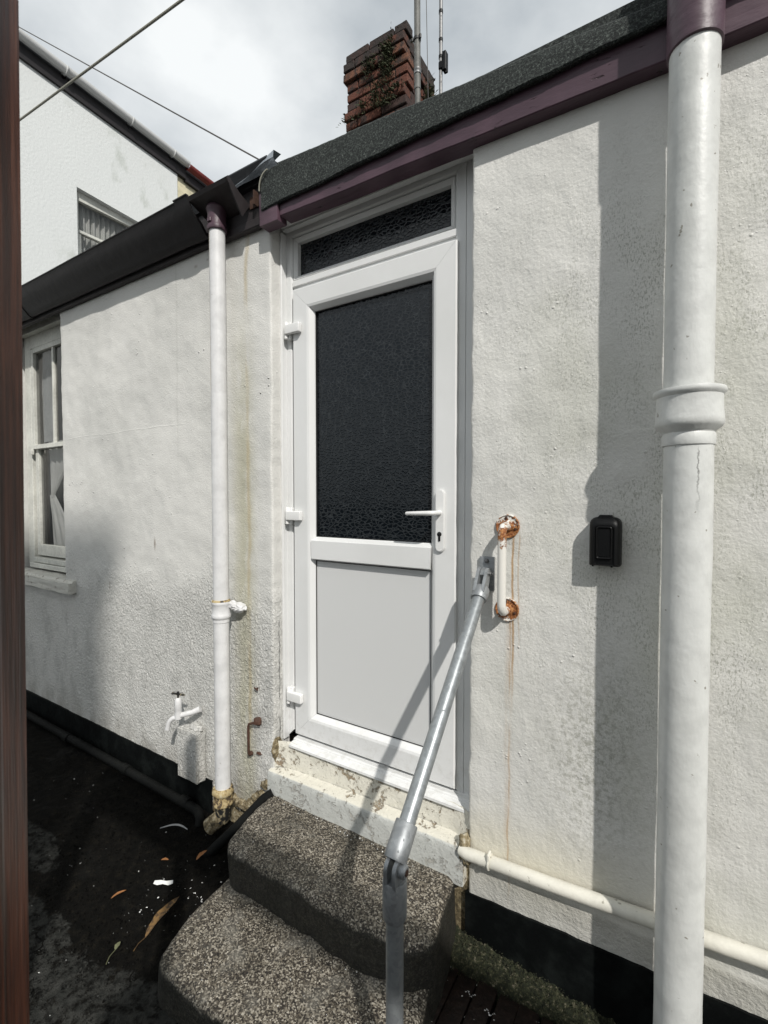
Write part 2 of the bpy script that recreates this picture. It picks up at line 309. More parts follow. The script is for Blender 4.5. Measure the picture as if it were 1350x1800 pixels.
g = G('varnished_hardwood'); n = g.noise(9, 5, .6, stretch=(9, 9, .35), dist=.5); n2 = g.noise(70, 4, .6, stretch=(3, 3, .12))
c = g.ramp(g.add(g.mul(n, .6), g.mul(n2, .4)), [(.3, (.010, .005, .004)), (.46, (.036, .013, .008)), (.58, (.085, .030, .017)), (.72, (.19, .085, .055))])
g.col(c); g.rough(.33); g.bump(n2, .001); M['wood'] = g.m
M['opp'] = plain('pale_caster_wall', (.55, .55, .52), .9, .15, .004, 12)  # pale so the added unseen casters also bounce fill light
M['oppwood'] = plain('dark_stained_timber', (.03, .022, .018), .7, .3, .002, 30)
M['farroof'] = plain('far_slates', (.06, .06, .065), .8, .3, .01, 8)
M['flake'] = plain('white_paint_flake', (.68, .68, .66), .7, .1, 0)
M['leafbrown'] = (lambda g: (g.col(g.mix(g.ss(g.noise(70, 4), .42, .6), (.17, .095, .03), (.045, .025, .010))), g.rough(.7), g.m)[-1])(G('brown_leaf'))
M['leaforange'] = plain('orange_leaf', (.26, .11, .035), .7, .2, 0); M['leafgreen'] = plain('dull_green_leaf', (.13, .135, .07), .7, .2, 0)
M['feather'] = plain('grey_feather', (.28, .28, .28), .8, .2, 0)

# ------------------------------------------------------------------ mesh helpers
def smooth(me, on=True):
    for p in me.polygons: p.use_smooth = on
def obj(name, bm, mat, parent=None, loc=(0, 0, 0), sm=True, angle=35, **kw):
    """bmesh in world coordinates -> object whose origin is loc (or the parent's)"""
    me = bpy.data.meshes.new(name); bm.to_mesh(me); bm.free()
    for m in (mat if isinstance(mat, list) else [mat]): me.materials.append(M[m] if isinstance(m, str) else m)
    o = bpy.data.objects.new(name, me); COL.objects.link(o)
    L = Vector(loc); 
    if L.length: me.transform(Matrix.Translation(-L))
    if parent is not None:
        o.parent = parent; pl = Vector(parent['_w']); o.location = L - pl; o['_w'] = tuple(L)
        if not L.length: pass
    else: o.location = L; o['_w'] = tuple(L)
    if sm:
        smooth(me); me.set_sharp_from_angle(angle=R(angle))
    for k, v in kw.items(): o[k] = v
    return o
def empty(name, loc, label, category, group=None):
    o = bpy.data.objects.new(name, None); COL.objects.link(o); o.location = loc; o['_w'] = tuple(loc)
    o.empty_display_size = .1; o['label'] = label; o['category'] = category
    if group: o['group'] = group
    return o
def BM(): return bmesh.new()
def box(bm, x0, x1, y0, y1, z0, z1, bev=0., seg=1, mat=0):
    r = bmesh.ops.create_cube(bm, size=1)
    vs = r['verts']
    for v in vs: v.co = Vector(((x0+x1)/2 + v.co.x*(x1-x0), (y0+y1)/2 + v.co.y*(y1-y0), (z0+z1)/2 + v.co.z*(z1-z0)))
    fs = {f for v in vs for f in v.link_faces}
    for f in fs: f.material_index = mat
    if bev: bmesh.ops.bevel(bm, geom=list({e for v in vs for e in v.link_edges}), offset=bev, segments=seg, affect='EDGES', profile=.6)
    return bm
def tube(bm, pts, r, n=16, caps=True):
    pts = [Vector(p) for p in pts]; rs = r if isinstance(r, (list, tuple)) else [r]*len(pts)
    rings = []; prev = None
    for i, p in enumerate(pts):
        t = (pts[min(i+1, len(pts)-1)] - pts[max(i-1, 0)]).normalized()
        if prev is None:
            a = Vector((0, 0, 1)) if abs(t.z) < .9 else Vector((1, 0, 0)); u = t.cross(a).normalized()
        else: u = (prev - t*prev.dot(t)).normalized()
        prev = u; w = t.cross(u)
        rings.append([bm.verts.new(p + (u*math.cos(2*math.pi*k/n) + w*math.sin(2*math.pi*k/n))*rs[i]) for k in range(n)])
    for a, b in zip(rings, rings[1:]):
        for k in range(n): bm.faces.new((a[k], a[(k+1) % n], b[(k+1) % n], b[k]))
    if caps: bm.faces.new(rings[0][::-1]); bm.faces.new(rings[-1])
    return bm
def lathe(bm, prof, origin=(0, 0, 0), axis='Z', n=32, wob=0.):
    """prof: (radius, height); axis direction 'Z' up, 'Y' = out of the wall (height is distance towards -y)"""
    o = Vector(origin); rings = []
    for (r, h) in prof:
        ring = []
        for k in range(n):
            a = 2*math.pi*k/n; rr = r*(1 + wob*math.sin(3*a + h*40))
            if axis == 'Z': c = Vector((rr*math.cos(a), rr*math.sin(a), h))
            elif axis == 'Y': c = Vector((rr*math.cos(a), -h, rr*math.sin(a)))
            else: c = Vector((h, rr*math.cos(a), rr*math.sin(a)))
            ring.append(bm.verts.new(o + c))
        rings.append(ring)
    for a, b in zip(rings, rings[1:]):
        for k in range(n): bm.faces.new((a[k], a[(k+1) % n], b[(k+1) % n], b[k]))
    bm.faces.new(rings[0][::-1]); bm.faces.new(rings[-1])
    bmesh.ops.recalc_face_normals(bm, faces=bm.faces[:]); return bm
def bez(a, b, c, n=8):
    a, b, c = Vector(a), Vector(b), Vector(c)
    return [(a*(1-t)**2 + b*2*t*(1-t) + c*t*t) for t in [i/n for i in range(n+1)]]
def prism(bm, poly, x0, x1, axis='X'):
    """poly of (y,z) extruded along x (axis X), or (x,z) along y (axis Y), or (x,y) along z (axis Z)"""
    def P(q, s): return (s, q[0], q[1]) if axis == 'X' else ((q[0], s, q[1]) if axis == 'Y' else (q[0], q[1], s))
    A = [bm.verts.new(P(q, x0)) for q in poly]; B = [bm.verts.new(P(q, x1)) for q in poly]; n = len(poly)
    for k in range(n): bm.faces.new((A[k], A[(k+1) % n], B[(k+1) % n], B[k]))
    bm.faces.new(A[::-1]); bm.faces.new(B); bmesh.ops.recalc_face_normals(bm, faces=bm.faces[:]); return bm
def fbm(x, y, z, o=3): return mnoise.fractal(Vector((x, y, z)), .8, 2.0, o)
def rot_copy(src, name, parent, loc):
    o = src.copy(); COL.objects.link(o); o.parent = parent
    if parent is not None: o.location = Vector(loc) - Vector(parent['_w'])
    else: o.location = loc
    o['_w'] = tuple(loc); return o

# ================================================================== THE SETTING: ground
def axis_pts(a, b, dense, lo, hi):
    p = []; v = a; n = int((b-a)/dense)
    p = [a + (b-a)*i/n for i in range(n+1)]
    left = []; s = dense*2; v = a
    while v > lo: v -= s; s *= 1.5; left.append(max(v, lo))
    right = []; s = dense*2; v = b
    while v < hi: v += s; s *= 1.5; right.append(min(v, hi))
    return left[::-1] + p + right
xs = axis_pts(-4.6, .5, .025, -90, 90); ys = axis_pts(-1.45, .02, .022, -90, 90)
bm = BM(); rows = []
for y in ys:
    row = []
    for x in xs:
        d = 0.
        if -5 < x < .8 and -1.8 < y < .1:
            d = .014*fbm(x*5, y*7, 1.) + .005*fbm(x*22, y*26, 4.) - .004
            if x > -1.0: d = -.034 + .003*fbm(x*10, y*10, 0)
        row.append(bm.verts.new((x, y, d)))
    rows.append(row)
for a, b in zip(rows, rows[1:]):
    for i in range(len(xs)-1): bm.faces.new((a[i], a[i+1], b[i+1], b[i]))
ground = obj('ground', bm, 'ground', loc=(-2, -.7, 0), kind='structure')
# brick-on-edge pavers by the wall, right of the steps
bm = BM(); box(bm, -.0305, .0305, -.105, .105, -.045, 0, .004, 2)
for v in bm.verts: v.co += Vector((0, 0, .0015*fbm(v.co.x*40, v.co.y*30, 2)))
paver0 = obj('paver', bm, 'paver'); first = True
for j in range(4):
    for i in range(13):
        x = -.68 + i*.066 + random.uniform(-.002, .002); y = -.18 - j*.217
        o = paver0 if first else paver0.copy()
        if not first: COL.objects.link(o)
        first = False
        o.parent = ground; o.location = Vector((x + (j % 2)*.02, y, random.uniform(-.004, .003))) - Vector(ground['_w'])
        o.rotation_euler = (random.uniform(-.015, .015), random.uniform(-.03, .03), random.uniform(-.015, .015))

# ================================================================== THE COTTAGE
house = empty('cottage', (-1.5, .6, 0), 'low white rendered cottage with purple fascia, dark felt roof edge and white glazed door', 'house')
H = dict(parent=house, loc=(-1.5, .6, 0))

def wall_sweep(x_a, x_b, z0, z1, ret_a, ret_b, step=.02, amp=.0022, r=.010, zfun=None, seed=0., rag=0.):
    """front sheet at y=0 from x_a to x_b (x_a<x_b) with rounded returns into reveals"""
    path = []
    if ret_a: path += [(x_a, ret_a), (x_a, ret_a*.5), (x_a, r*1.2)] + [(x_a + r*(1-math.cos(a)), r*(1-math.sin(a))) for a in (R(15), R(40), R(65), R(90))]
    else: path += [(x_a, 0)]
    n = max(2, int((x_b-x_a)/step)); path += [(x_a + r + (x_b-x_a-2*r)*i/n, 0) for i in range(1, n)]
    if ret_b: path += [(x_b - r*(1-math.cos(a)), r*(1-math.sin(a))) for a in (R(90), R(65), R(40), R(15))] + [(x_b, r*1.2), (x_b, ret_b*.5), (x_b, ret_b)]
    else: path += [(x_b, 0)]
    bm = BM(); nz = max(2, int((z1-z0)/step)); rows = []
    for j in range(nz+1):
        row = []
        for (x, y) in path:
            t = j/nz; za = z0 + (zfun(x) if zfun else 0.); z = za + (z1-za)*t
            d = amp*fbm(x*3+seed, z*3, 0) + amp*.45*fbm(x*13, z*11, seed)
            edge = 0.
            if (ret_a and x < x_a + .012) or (ret_b and x > x_b - .012):
                edge = rag*fbm(z*9, seed, 1) + rag*.6*fbm(z*31, seed, 3)
            row.append(bm.verts.new((x + edge*(1 if (ret_a and x < x_a+.012) else -1), y - (d if y < .02 else 0), z)))
        rows.append(row)
    for a, b in zip(rows, rows[1:]):
        for i in range(len(path)-1): bm.faces.new((a[i], a[i+1], b[i+1], b[i]))
    return bm
# right: smooth wall from the door corner rightwards
bm = wall_sweep(-.584, 2.6, -.02, 2.80, .11, None, seed=2., rag=.004)
obj('wall', bm, 'wallR', **H)
# left: roughcast pier and long wall between the window and the door
def ragged(x): return 0. if x < -1.93 else (.10 + .05*fbm(x*9, 0, 2) + .035*fbm(x*30, 3, 1))
bm = wall_sweep(-3.405, -1.511, .0, 2.835, .13, .10, seed=5., amp=.004, rag=.004, zfun=ragged)
obj('wall', bm, 'wallL', **H)
bm = BM(); box(bm, -4.22, -3.405, .004, .2, -.02, .985)                       # below the window
box(bm, -4.22, -3.405, .004, .2, 2.86, 2.95); box(bm, -9.0, -4.22, 0, .2, -.02, 2.95, .006)
obj('wall', bm, 'wallL', **H)
bm = BM(); box(bm, -2.05, -.50, .012, .35, -.02, .36); obj('footing', bm, 'mortar', **H)       # masonry behind the steps
# plinth paint, a thin coat standing proud
bm = BM()
def plinth(x0, x1, f0, f1):
    n = int((x1-x0)/.03)
    top = [(x0+(x1-x0)*i/n, f0+(f1-f0)*i/n + .003*fbm(i*.9, x0, 0)) for i in range(n+1)]
    for (xa, za), (xb, zb) in zip(top, top[1:]):
        vs = [bm.verts.new(c) for c in ((xa, -.0075, -.02), (xb, -.0075, -.02), (xb, -.0075, zb), (xa, -.0075, za))]
        bm.faces.new(vs)
        vs2 = [bm.verts.new(c) for c in ((xa, -.0075, za), (xb, -.0075, zb), (xb, .006, zb), (xa, .006, za))]; bm.faces.new(vs2)
plinth(-.592, 2.6, .211, .33); plinth(-9., -1.93, .172, .165)
bmesh.ops.remove_doubles(bm, verts=bm.verts[:], dist=1e-5)
obj('plinth', bm, 'blackpaint', sm=False, **H)
# shell of the house, so nothing shows through
bm = BM(); box(bm, -9.0, 2.6, 4.2, 4.4, -.02, 3.3); box(bm, -9.1, -9.0, 0, 4.4, -.02, 3.2); box(bm, 2.6, 2.7, 0, 4.4, -.02, 3.2)
obj('back_wall', bm, 'wallL', **H)
bm = BM(); box(bm, -4.9, -.5, 1.7, 1.75, 0, 2.9); box(bm, -4.9, -.5, .21, 1.7, .35, .4); box(bm, -4.95, -4.9, .21, 1.7, 0, 2.9); box(bm, -3.0, -2.95, .21, 1.7, 0, 2.9); box(bm, -4.9, -.5, .21, 1.7, 2.84, 2.88)
obj('interior_wall', bm, 'room', **H)
# roofs (shallow, hidden behind their edges)
bm = BM(); prism(bm, [(-.03, 2.93), (4.4, 3.25), (4.4, 3.15), (-.03, 2.86)], -1.48, 2.7); obj('felt_roof', bm, 'felt', sm=False, **H)
bm = BM(); prism(bm, [(-.045, 2.955), (4.4, 3.4), (4.4, 3.3), (-.045, 2.93)], -9.1, -1.50); obj('slate_roof', bm, 'slate', sm=False, **H)

# right fascia board: two lengths with an overlap joint, dark underside
def zline(x, za, zb, xa=-1.38, xb=0.): return za + (zb-za)*(x-xa)/(xb-xa)
def board(x0, x1, yb, yf, zb0, zb1, zt0, zt1, bow=.003, n=30):
    bm = BM(); rings = []
    for i in range(n+1):
        x = x0 + (x1-x0)*i/n; b = zline(x, zb0, zb1) + bow*fbm(x*2.1, 3, 0) + .001*fbm(x*14, 3, 0); t = zline(x, zt0, zt1) + bow*fbm(x*1.7, 8, 0)
        rings.append([bm.verts.new(c) for c in ((x, yb, b), (x, yf+.003, b), (x, yf, b+.003), (x, yf, t), (x, yb, t))])
    for a, c in zip(rings, rings[1:]):
        for k in range(5): bm.faces.new((a[k], a[(k+1) % 5], c[(k+1) % 5], c[k]))
    bm.faces.new(rings[0][::-1]); bm.faces.new(rings[-1]); bmesh.ops.recalc_face_normals(bm, faces=bm.faces[:]); return bm
obj('fascia_board', board(-1.408, -.02, .02, -.046, 2.752, 2.722, 2.86, 2.86), 'purple', **H)
obj('fascia_board', board(-.018, 2.6, .02, -.046, 2.722, 2.722, 2.86, 2.86), 'purple', **H)
bm = BM(); box(bm, -1.518, -1.412, -.058, .0, 2.735, 2.868, .004, 2)
for v in bm.verts: v.co += Vector((0, -.004*fbm(v.co.x*20, 2, v.co.z*20), .006*fbm(v.co.x*20, 0, 0)))
obj('fascia_end', bm, 'purple', **H)
# roofing felt upstand: folded sheet over the edge in two lengths
def felt(x0, x1, lift):
    bm = BM(); rings = []; n = max(8, int((x1-x0)/.012))
    for i in range(n+1):
        x = x0 + (x1-x0)*i/n
        top = zline(x, 2.968, 2.872) + .004*fbm(x*4, 0, 0) + .0016*fbm(x*60, 0, 0); bot = zline(x, 2.796, 2.812) + .003*fbm(x*7, 5, 0) + .0018*fbm(x*70, 5, 0)
        y = -.062 - lift
        rings.append([bm.verts.new(c) for c in ((x, .25, top+.02), (x, y+.03, top+.002), (x, y+.008, top-.004), (x, y, top-.014), (x, y-.002, (top+bot)/2), (x, y-.004+.003*fbm(x*9, 1, 1), bot+.004), (x, y+.001, bot), (x, -.04, bot+.006))])
    for a, c in zip(rings, rings[1:]):
        for k in range(7): bm.faces.new((a[k], a[k+1], c[k+1], c[k]))
    bmesh.ops.recalc_face_normals(bm, faces=bm.faces[:]); return bm
obj('roofing_felt', felt(-1.50, -1.045, 0.), 'felt', **H); obj('roofing_felt', felt(-1.052, 2.6, .004), 'felt', **H)

# left eaves: fascia behind, ogee gutter with its end, slate edge, tape, cable, bracket
bm = BM(); box(bm, -9.0, -1.50, -.028, .0, 2.775, 2.96, .003); obj('fascia_board', bm, 'gutterend', **H)
prof = [(-.030, 2.800), (-.050, 2.790), (-.066, 2.796), (-.080, 2.812), (-.098, 2.832), (-.118, 2.850), (-.138, 2.874), (-.150, 2.900), (-.157, 2.915), (-.163, 2.918), (-.163, 2.922), (-.150, 2.922), (-.144, 2.90), (-.125, 2.865), (-.085, 2.84), (-.06, 2.81), (-.03, 2.815)]
bm = BM()
def gut(bm, x0, x1, s=1.):
    n = max(2, int((x1-x0)/.25)); rings = []
    for i in range(n+1):
        x = x0+(x1-x0)*i/n; rings.append([bm.verts.new((x, -.03+(y+.03)*s, 2.86+(z-2.86)*s + .003*fbm(x*1.3, 1, 0))) for y, z in prof])
    for a, c in zip(rings, rings[1:]):
        for k in range(len(prof)): bm.faces.new((a[k], a[(k+1) % len(prof)], c[(k+1) % len(prof)], c[k]))
    bm.faces.new(rings[0][::-1]); bm.faces.new(rings[-1]); bmesh.ops.recalc_face_normals(bm, faces=bm.faces[:])
gut(bm, -9.0, -1.90)
gutter = obj('gutter', bm, 'gutter', **H)
for xx in (-1.90, -3.72, -5.6): 
    bm = BM(); gut(bm, xx-.05, xx+.045, 1.06); obj('gutter_joint', bm, 'gutter', gutter, (-1.5, .6, 0))
bm = BM(); prism(bm, [(-.03, 2.850), (-.155, 2.900), (-.164, 2.914), (-.152, 2.925), (-.148, 2.912), (-.03, 2.862)], -1.855, -1.60); obj('gutter_end', bm, 'gutterend', **H)
bm = BM(); 
ends = [(-.041, 2.852), (-.078, 2.792), (-.105, 2.83), (-.163, 2.915), (-.152, 2.925)]; prism(bm, ends, -1.605, -1.598); obj('gutter_stop', bm, 'gutterend', sm=False, **H)
# raised slate edge beyond the gutter's end
bm = BM(); prism(bm, [(-.075, 3.000), (-.078, 2.992), (-.045, 2.93), (.02, 2.92), (.3, 3.02), (.3, 3.045)], -2.1, -1.455); obj('verge_slate', bm, 'slate', sm=False, **H)
bm = BM(); rings = []
for i in range(13):
    t = i/12; x = -1.70 + .285*t; w = .012 + .05*t**2; zc = 2.925 + .05*t + .004*math.sin(t*9)
    rings.append([bm.verts.new(c) for c in ((x+.01, -.066-.006*math.sin(t*5), zc - w*.5), (x, -.080+.004*math.sin(t*7), zc), (x-.004, -.07, zc + w*.55), (x-.01, -.02, zc+w*.7+.005))])
for a, c in zip(rings, rings[1:]):
    for k in range(3): bm.faces.new((a[k], a[k+1], c[k+1], c[k]))
obj('flashing_tape', bm, 'tape', **H)
bm = BM(); tube(bm, bez((-1.455, -.070, 2.945), (-1.495, -.080, 2.93), (-1.508, -.066, 2.875), 8), .0032, 8); obj('eaves_cable', bm, 'palecable', **H)
bm = BM(); box(bm, -1.60, -1.55, -.034, -.029, 2.845, 2.895); box(bm, -1.552, -1.547, -.06, -.034, 2.84, 2.90); obj('rusty_bracket', bm, 'rustscrew', sm=False, **H)
bm = BM(); box(bm, -1.86, -1.52, -.034, -.003, 2.762, 2.80, .004); obj('fascia_strip', bm, 'gutterend', **H)

# ---- door: frame, transom, leaf
def member(bm, a, b, profA, profB=None, inward=(1, 0)): pass
def ring4(x0, x1, z0, z1, prof, gap=.0004, only=None):
    """mitred frame: prof = [(inset, y)...] closed outline; returns dict of four bmeshes"""
    out = {}
    def corner(ins): return [(x0+ins, z0+ins), (x1-ins, z0+ins), (x1-ins, z1-ins), (x0+ins, z1-ins)]
    names = ['bottom', 'right', 'top', 'left']
    for k, nm in enumerate(names):
        if only and nm not in only: continue
        bm = BM(); A = []; B = []
        for ins, y in prof:
            c = corner(ins); p, q = c[k], c[(k+1) % 4]
            d = Vector((q[0]-p[0], q[1]-p[1])); d.normalize(); p = (p[0]+d.x*gap, p[1]+d.y*gap); q = (q[0]-d.x*gap, q[1]-d.y*gap)
            A.append(bm.verts.new((p[0], y, p[1]))); B.append(bm.verts.new((q[0], y, q[1])))
        n = len(prof)
        for i in range(n): bm.faces.new((A[i], A[(i+1) % n], B[(i+1) % n], B[i]))
        bm.faces.new(A[::-1]); bm.faces.new(B); bmesh.ops.recalc_face_normals(bm, faces=bm.faces[:]); out[nm] = bm
    return out
D = dict(parent=house, loc=(-1.5, .6, 0))
# outer frame (inset from the opening's edge, y)
fr = ring4(-1.511, -.640, .470, 2.785, [(0, .155), (0, .088), (.034, .088), (.038, .090), (.042, .096), (.044, .104), (.044, .155)])
frame_h = {}
df = None
for k, b in fr.items():
    if k == 'bottom': b.free(); continue
    frame_h[k] = obj('door_frame', b, 'upvc', sm=False, **D)
bm = BM(); box(bm, -.6395, -.578, .0885, .155, .470, 2.785, .002); obj('door_frame', bm, 'upvc', **D)
# trims on the left reveal, and the head trim under the fascia
bm = BM(); box(bm, -1.512, -1.500, .055, .088, .47, 2.76, .002); obj('frame_trim', bm, 'upvc', **D)
bm = BM(); box(bm, -1.4995, -.585, .060, .0875, 2.768, 2.785, .003, 2); box(bm, -1.4995, -.585, .02, .0595, 2.775, 2.80, .002); obj('head_trim', bm, 'upvc', **D)
# transom bar and its bead round the transom pane
fl = ring4(-1.4668, -.6842, 2.552, 2.7405, [(0, .15), (0, .098), (.004, .094), (.020, .104), (.022, .125), (.022, .15)])
for k, b in fl.items(): obj('glazing_bead', b, 'upvc', sm=False, **D)
bm = BM(); box(bm, -1.4665, -.6405, .0965, .155, 2.480, 2.5512, .003); box(bm, -1.4665, -.6405, .0885, .0960, 2.522, 2.5505, .003); obj('transom_bar', bm, 'upvc', **D)
bm = BM(); box(bm, -1.45, -.70, .122, .128, 2.565, 2.73); obj('transom_pane', bm, 'obscure', sm=False, **D)
# leaf
door = empty('_', (-1.45, .1, .5), '', ''); bpy.data.objects.remove(door)
X0, X1, Z0, Z1 = -1.449, -.667, .505, 2.500
lp = [(0, .135), (0, .074), (.004, .070), (.080, .070), (.090, .073), (.106, .092), (.109, .100), (.109, .135)]
leafback = BM(); box(leafback, X0+.11, X1-.11, .118, .135, Z0+.11, Z1-.11)
door = obj('door', leafback, 'upvc', sm=False, **D)
DD = dict(parent=door, loc=(-1.5, .6, 0))
for k, b in ring4(X0, X1, Z0, Z1, lp).items(): obj('stile' if k in ('left', 'right') else 'rail', b, 'upvc', sm=False, **DD)
# middle rail, shaped with arrow-headed ends
bm = BM()
def rail_mid(bm, x0, x1, zb, zt):
    prof = [(zb, .135), (zb, .098), (zb+.004, .092), (zb+.008, .0715), (zb+.011, .0695), (zt-.016, .0695), (zt-.013, .0715), (zt-.004, .092), (zt, .098), (zt, .135)]
    cz = (zb+zt)/2; hw = (zt-zb)/2; A = []; B = []
    for z, y in prof:
        e = .030*(1-abs(z-cz)/hw) if y < .09 else 0.
        A.append(bm.verts.new((x0-e, y, z))); B.append(bm.verts.new((x1+e, y, z)))
    n = len(prof)
    for i in range(n): bm.faces.new((A[i], A[(i+1) % n], B[(i+1) % n], B[i]))
    bm.faces.new(A[::-1]); bm.faces.new(B); bmesh.ops.recalc_face_normals(bm, faces=bm.faces[:])
rail_mid(bm, X0+.1085, X1-.1085, 1.302, 1.408); obj('middle_rail', bm, 'upvc', sm=False, **DD)
# dark hairlines at the mitres of the middle rail (real grooves)
bm = BM(); box(bm, X0+.106, X1-.106, .106, .112, 1.396, 2.40); obj('glass_pane', bm, 'obscure', sm=False, **DD)
bm = BM(); box(bm, X0+.104, X1-.104, .098, .112, .60, 1.312); obj('lower_panel', bm, 'panel', sm=False, **DD)
for (zA, zB) in ((1.408, 2.392), (.614, 1.302)):
    s = ring4(X0+.1085, X1-.1085, zA, zB, [(0, .1055), (0, .0965), (.0022, .0965), (.0022, .1055)] if zA > 1 else [(0, .0975), (0, .0935), (.0018, .0935), (.0018, .0975)], 0)
    b = BM()
    for q in s.values():
        me = bpy.data.meshes.new('t'); q.to_mesh(me); q.free(); b.from_mesh(me); bpy.data.meshes.remove(me)
    obj('rubber_seal', b, 'seal', sm=False, **DD)
# shadow gap round the leaf
bm = BM(); box(bm, X0-.004, X0+.02, .0885, .12, Z0-.010, Z1+.004); box(bm, X1-.02, X1+.004, .0885, .12, Z0-.010, Z1+.004); box(bm, X0+.02, X1-.02, .0885, .12, Z0-.010, Z0+.02); obj('draught_seal', bm, 'seal', sm=False, **DD)
# cover strips of the frame left and right of the leaf sit behind it; threshold in two steps
bm = BM(); prism(bm, [(.15, .470), (.15, .492), (.088, .492), (.082, .489), (.066, .489), (.060, .486), (.058, .480), (.050, .4795), (.036, .475), (.028, .472), (.027, .463), (.15, .463)], -1.448, -.592)
obj('threshold', bm, 'upvc', sm=False, **D)
# hinges: flag body + knuckle
hz = [2.325, 1.500, .680]; h0 = None
for z in hz:
    if h0 is None:
        bm = BM(); box(bm, -.062, .024, -.024, -.002, -.021, .021, .006, 3)
        h0 = obj('hinge', bm, 'lever', parent=door, loc=(0, 0, 0)); h0.location = Vector((-1.418, .070, z)) - Vector(door['_w']); h0['_w'] = (-1.418, .07, z)
        bm = BM(); lathe(bm, [(.004, -.040), (.0085, -.037), (.0085, .034), (.006, .038)], (-.060, -.010, 0)); box(bm, -.066, -.038, -.006, .016, -.040, .036, .003)
        k0 = obj('knuckle', bm, 'lever', parent=door, loc=(0, 0, 0)); k0.parent = h0; k0.location = (0, 0, 0)
    else:
        o = rot_copy(h0, 'hinge', door, (-1.418, .070, z)); k = k0.copy(); COL.objects.link(k); k.parent = o; k.location = (0, 0, 0)
# handle
bm = BM(); r = .0185; pl = []
for i in range(13): a = math.pi*i/12; pl.append((-.7255 + r*math.cos(a), 1.592 + r*math.sin(a)))
for i in range(13): a = math.pi + math.pi*i/12; pl.append((-.7255 + r*math.cos(a), 1.399 + r*math.sin(a)))
prism(bm, pl, .069, .0585, 'Y'); bmesh.ops.bevel(bm, geom=[e for e in bm.edges if abs(e.verts[0].co.y-.0585) < 1e-5 and abs(e.verts[1].co.y-.0585) < 1e-5], offset=.003, segments=2, affect='EDGES')
handle = obj('handle_plate', bm, 'lever', **DD)
bm = BM(); pts = [(-.7255, .062, 1.525), (-.7255, .035, 1.525), (-.7265, .021, 1.525)] + bez((-.7265, .018, 1.525), (-.728, .006, 1.525), (-.745, .005, 1.5245), 5)[1:] + [(-.79, .006, 1.5235), (-.835, .008, 1.522), (-.8385, .008, 1.522)]
tube(bm, pts, [.0095, .0088, .0088]+[.0088]*5+[.0078, .0072, .005], 14); obj('lever', bm, 'lever', handle, (-1.5, .6, 0))
bm = BM(); lathe(bm, [(.0088, 0), (.0088, .0016), (.006, .0022)], (-.7255, .0583, 1.4465), 'Y', 20); box(bm, -.7295, -.7215, .0566, .0583, 1.420, 1.4445, .002)
box(bm, -.7262, -.7248, .0560, .0566, 1.430, 1.452); obj('keyhole', bm, 'brass', handle, (-1.5, .6, 0))

# mortar fillet under the threshold and painted concrete sill
bm = BM(); n = 90; rings = []
for i in range(n+1):
    x = -1.511 + .927*i/n; e = abs(i/n-.5)*2; e = e**10*.03
    prof = []
    for t in (0, .15, .3, .45, .6, .75, .9, 1.):
        y = .026 + .020*t + .006*(1-t)**2; z = .366 + .112*t
        d = .005*fbm(x*14, t*3, 0) + .003*fbm(x*45, t*6, 2)
        prof.append(bm.verts.new((x, y - d - e, z + .002*fbm(x*30, t, 5))))
    rings.append(prof)
for a, c in zip(rings, rings[1:]):
    for k in range(7): bm.faces.new((a[k], c[k], c[k+1], a[k+1]))
obj('mortar_fillet', bm, 'sill', **H)
bm = BM(); n = 110; rings = []
for i in range(n+1):
    x = -1.530 + .935*i/n; prof = []
    top = .352 + .018*i/n
    pts = [(.03, top+.012), (.018, top+.010), (.0, top+.006), (-.012, top+.003), (-.019, top-.001), (-.0225, top-.008), (-.0235, top-.03), (-.0235, top-.06), (-.0235, .262), (-.022, .235), (.02, .235)]
    for k, (y, z) in enumerate(pts):
        d = .0016*fbm(x*20, k*.4, 0) + .0012*fbm(x*55, k*.7, 3)
        if k == 1: d -= .002
        prof.append(bm.verts.new((x, y - d*(k > 3), z + (d if k <= 5 else 0) + (.006*fbm(x*25, 9, 0) if k >= 8 else 0))))
    rings.append(prof)
for a, c in zip(rings, rings[1:]):
    for k in range(10): bm.faces.new((a[k], a[k+1], c[k+1], c[k]))
bm.faces.new(rings[0]); bm.faces.new(rings[-1][::-1]); bmesh.ops.recalc_face_normals(bm, faces=bm.faces[:])
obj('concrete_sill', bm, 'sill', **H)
# loose mortar lumps at the ends of the sill and under the pier
def lump(bm, c, s, seed, sub=3):
    r = bmesh.ops.create_icosphere(bm, subdivisions=sub, radius=1)
    for v in r['verts']:
        d = 1 + .35*fbm(v.co.x*1.5+seed, v.co.y*1.5, v.co.z*1.5)
        v.co = Vector((c[0] + v.co.x*s[0]*d, c[1] + v.co.y*s[1]*d, c[2] + v.co.z*s[2]*d))
bm = BM()
for i in range(16):
    t = i/15; lump(bm, (-1.84 + .30*t, -.004 - .01*random.random(), .165 - .05*math.sin(t*3.1) + .13*t**3 + random.uniform(-.012, .012)), (.026, .014, .018), i)
lump(bm, (-.594, -.012, .385), (.022, .02, .035), 3.); lump(bm, (-.588, -.012, .345), (.022, .018, .03), 5.); lump(bm, (-1.512, .02, .44), (.012, .03, .05), 8.)
obj('loose_mortar', bm, 'mortar', kind='stuff', **H)
# a crack in the plaster of the left reveal
bm = BM(); pz = 1.02; prev = None; x = -1.5105; yy = .036
pts = []
while pz > .46: pts.append((x+.0006, yy + .006*fbm(pz*14, 2, 0)+.004*fbm(pz*50, 1, 0), pz)); pz -= .012
tube(bm, pts, [.0006 + .0022*abs(fbm(i*.3, 0, 3)) for i in range(len(pts))], 5); obj('plaster_crack', bm, 'seal', **H)

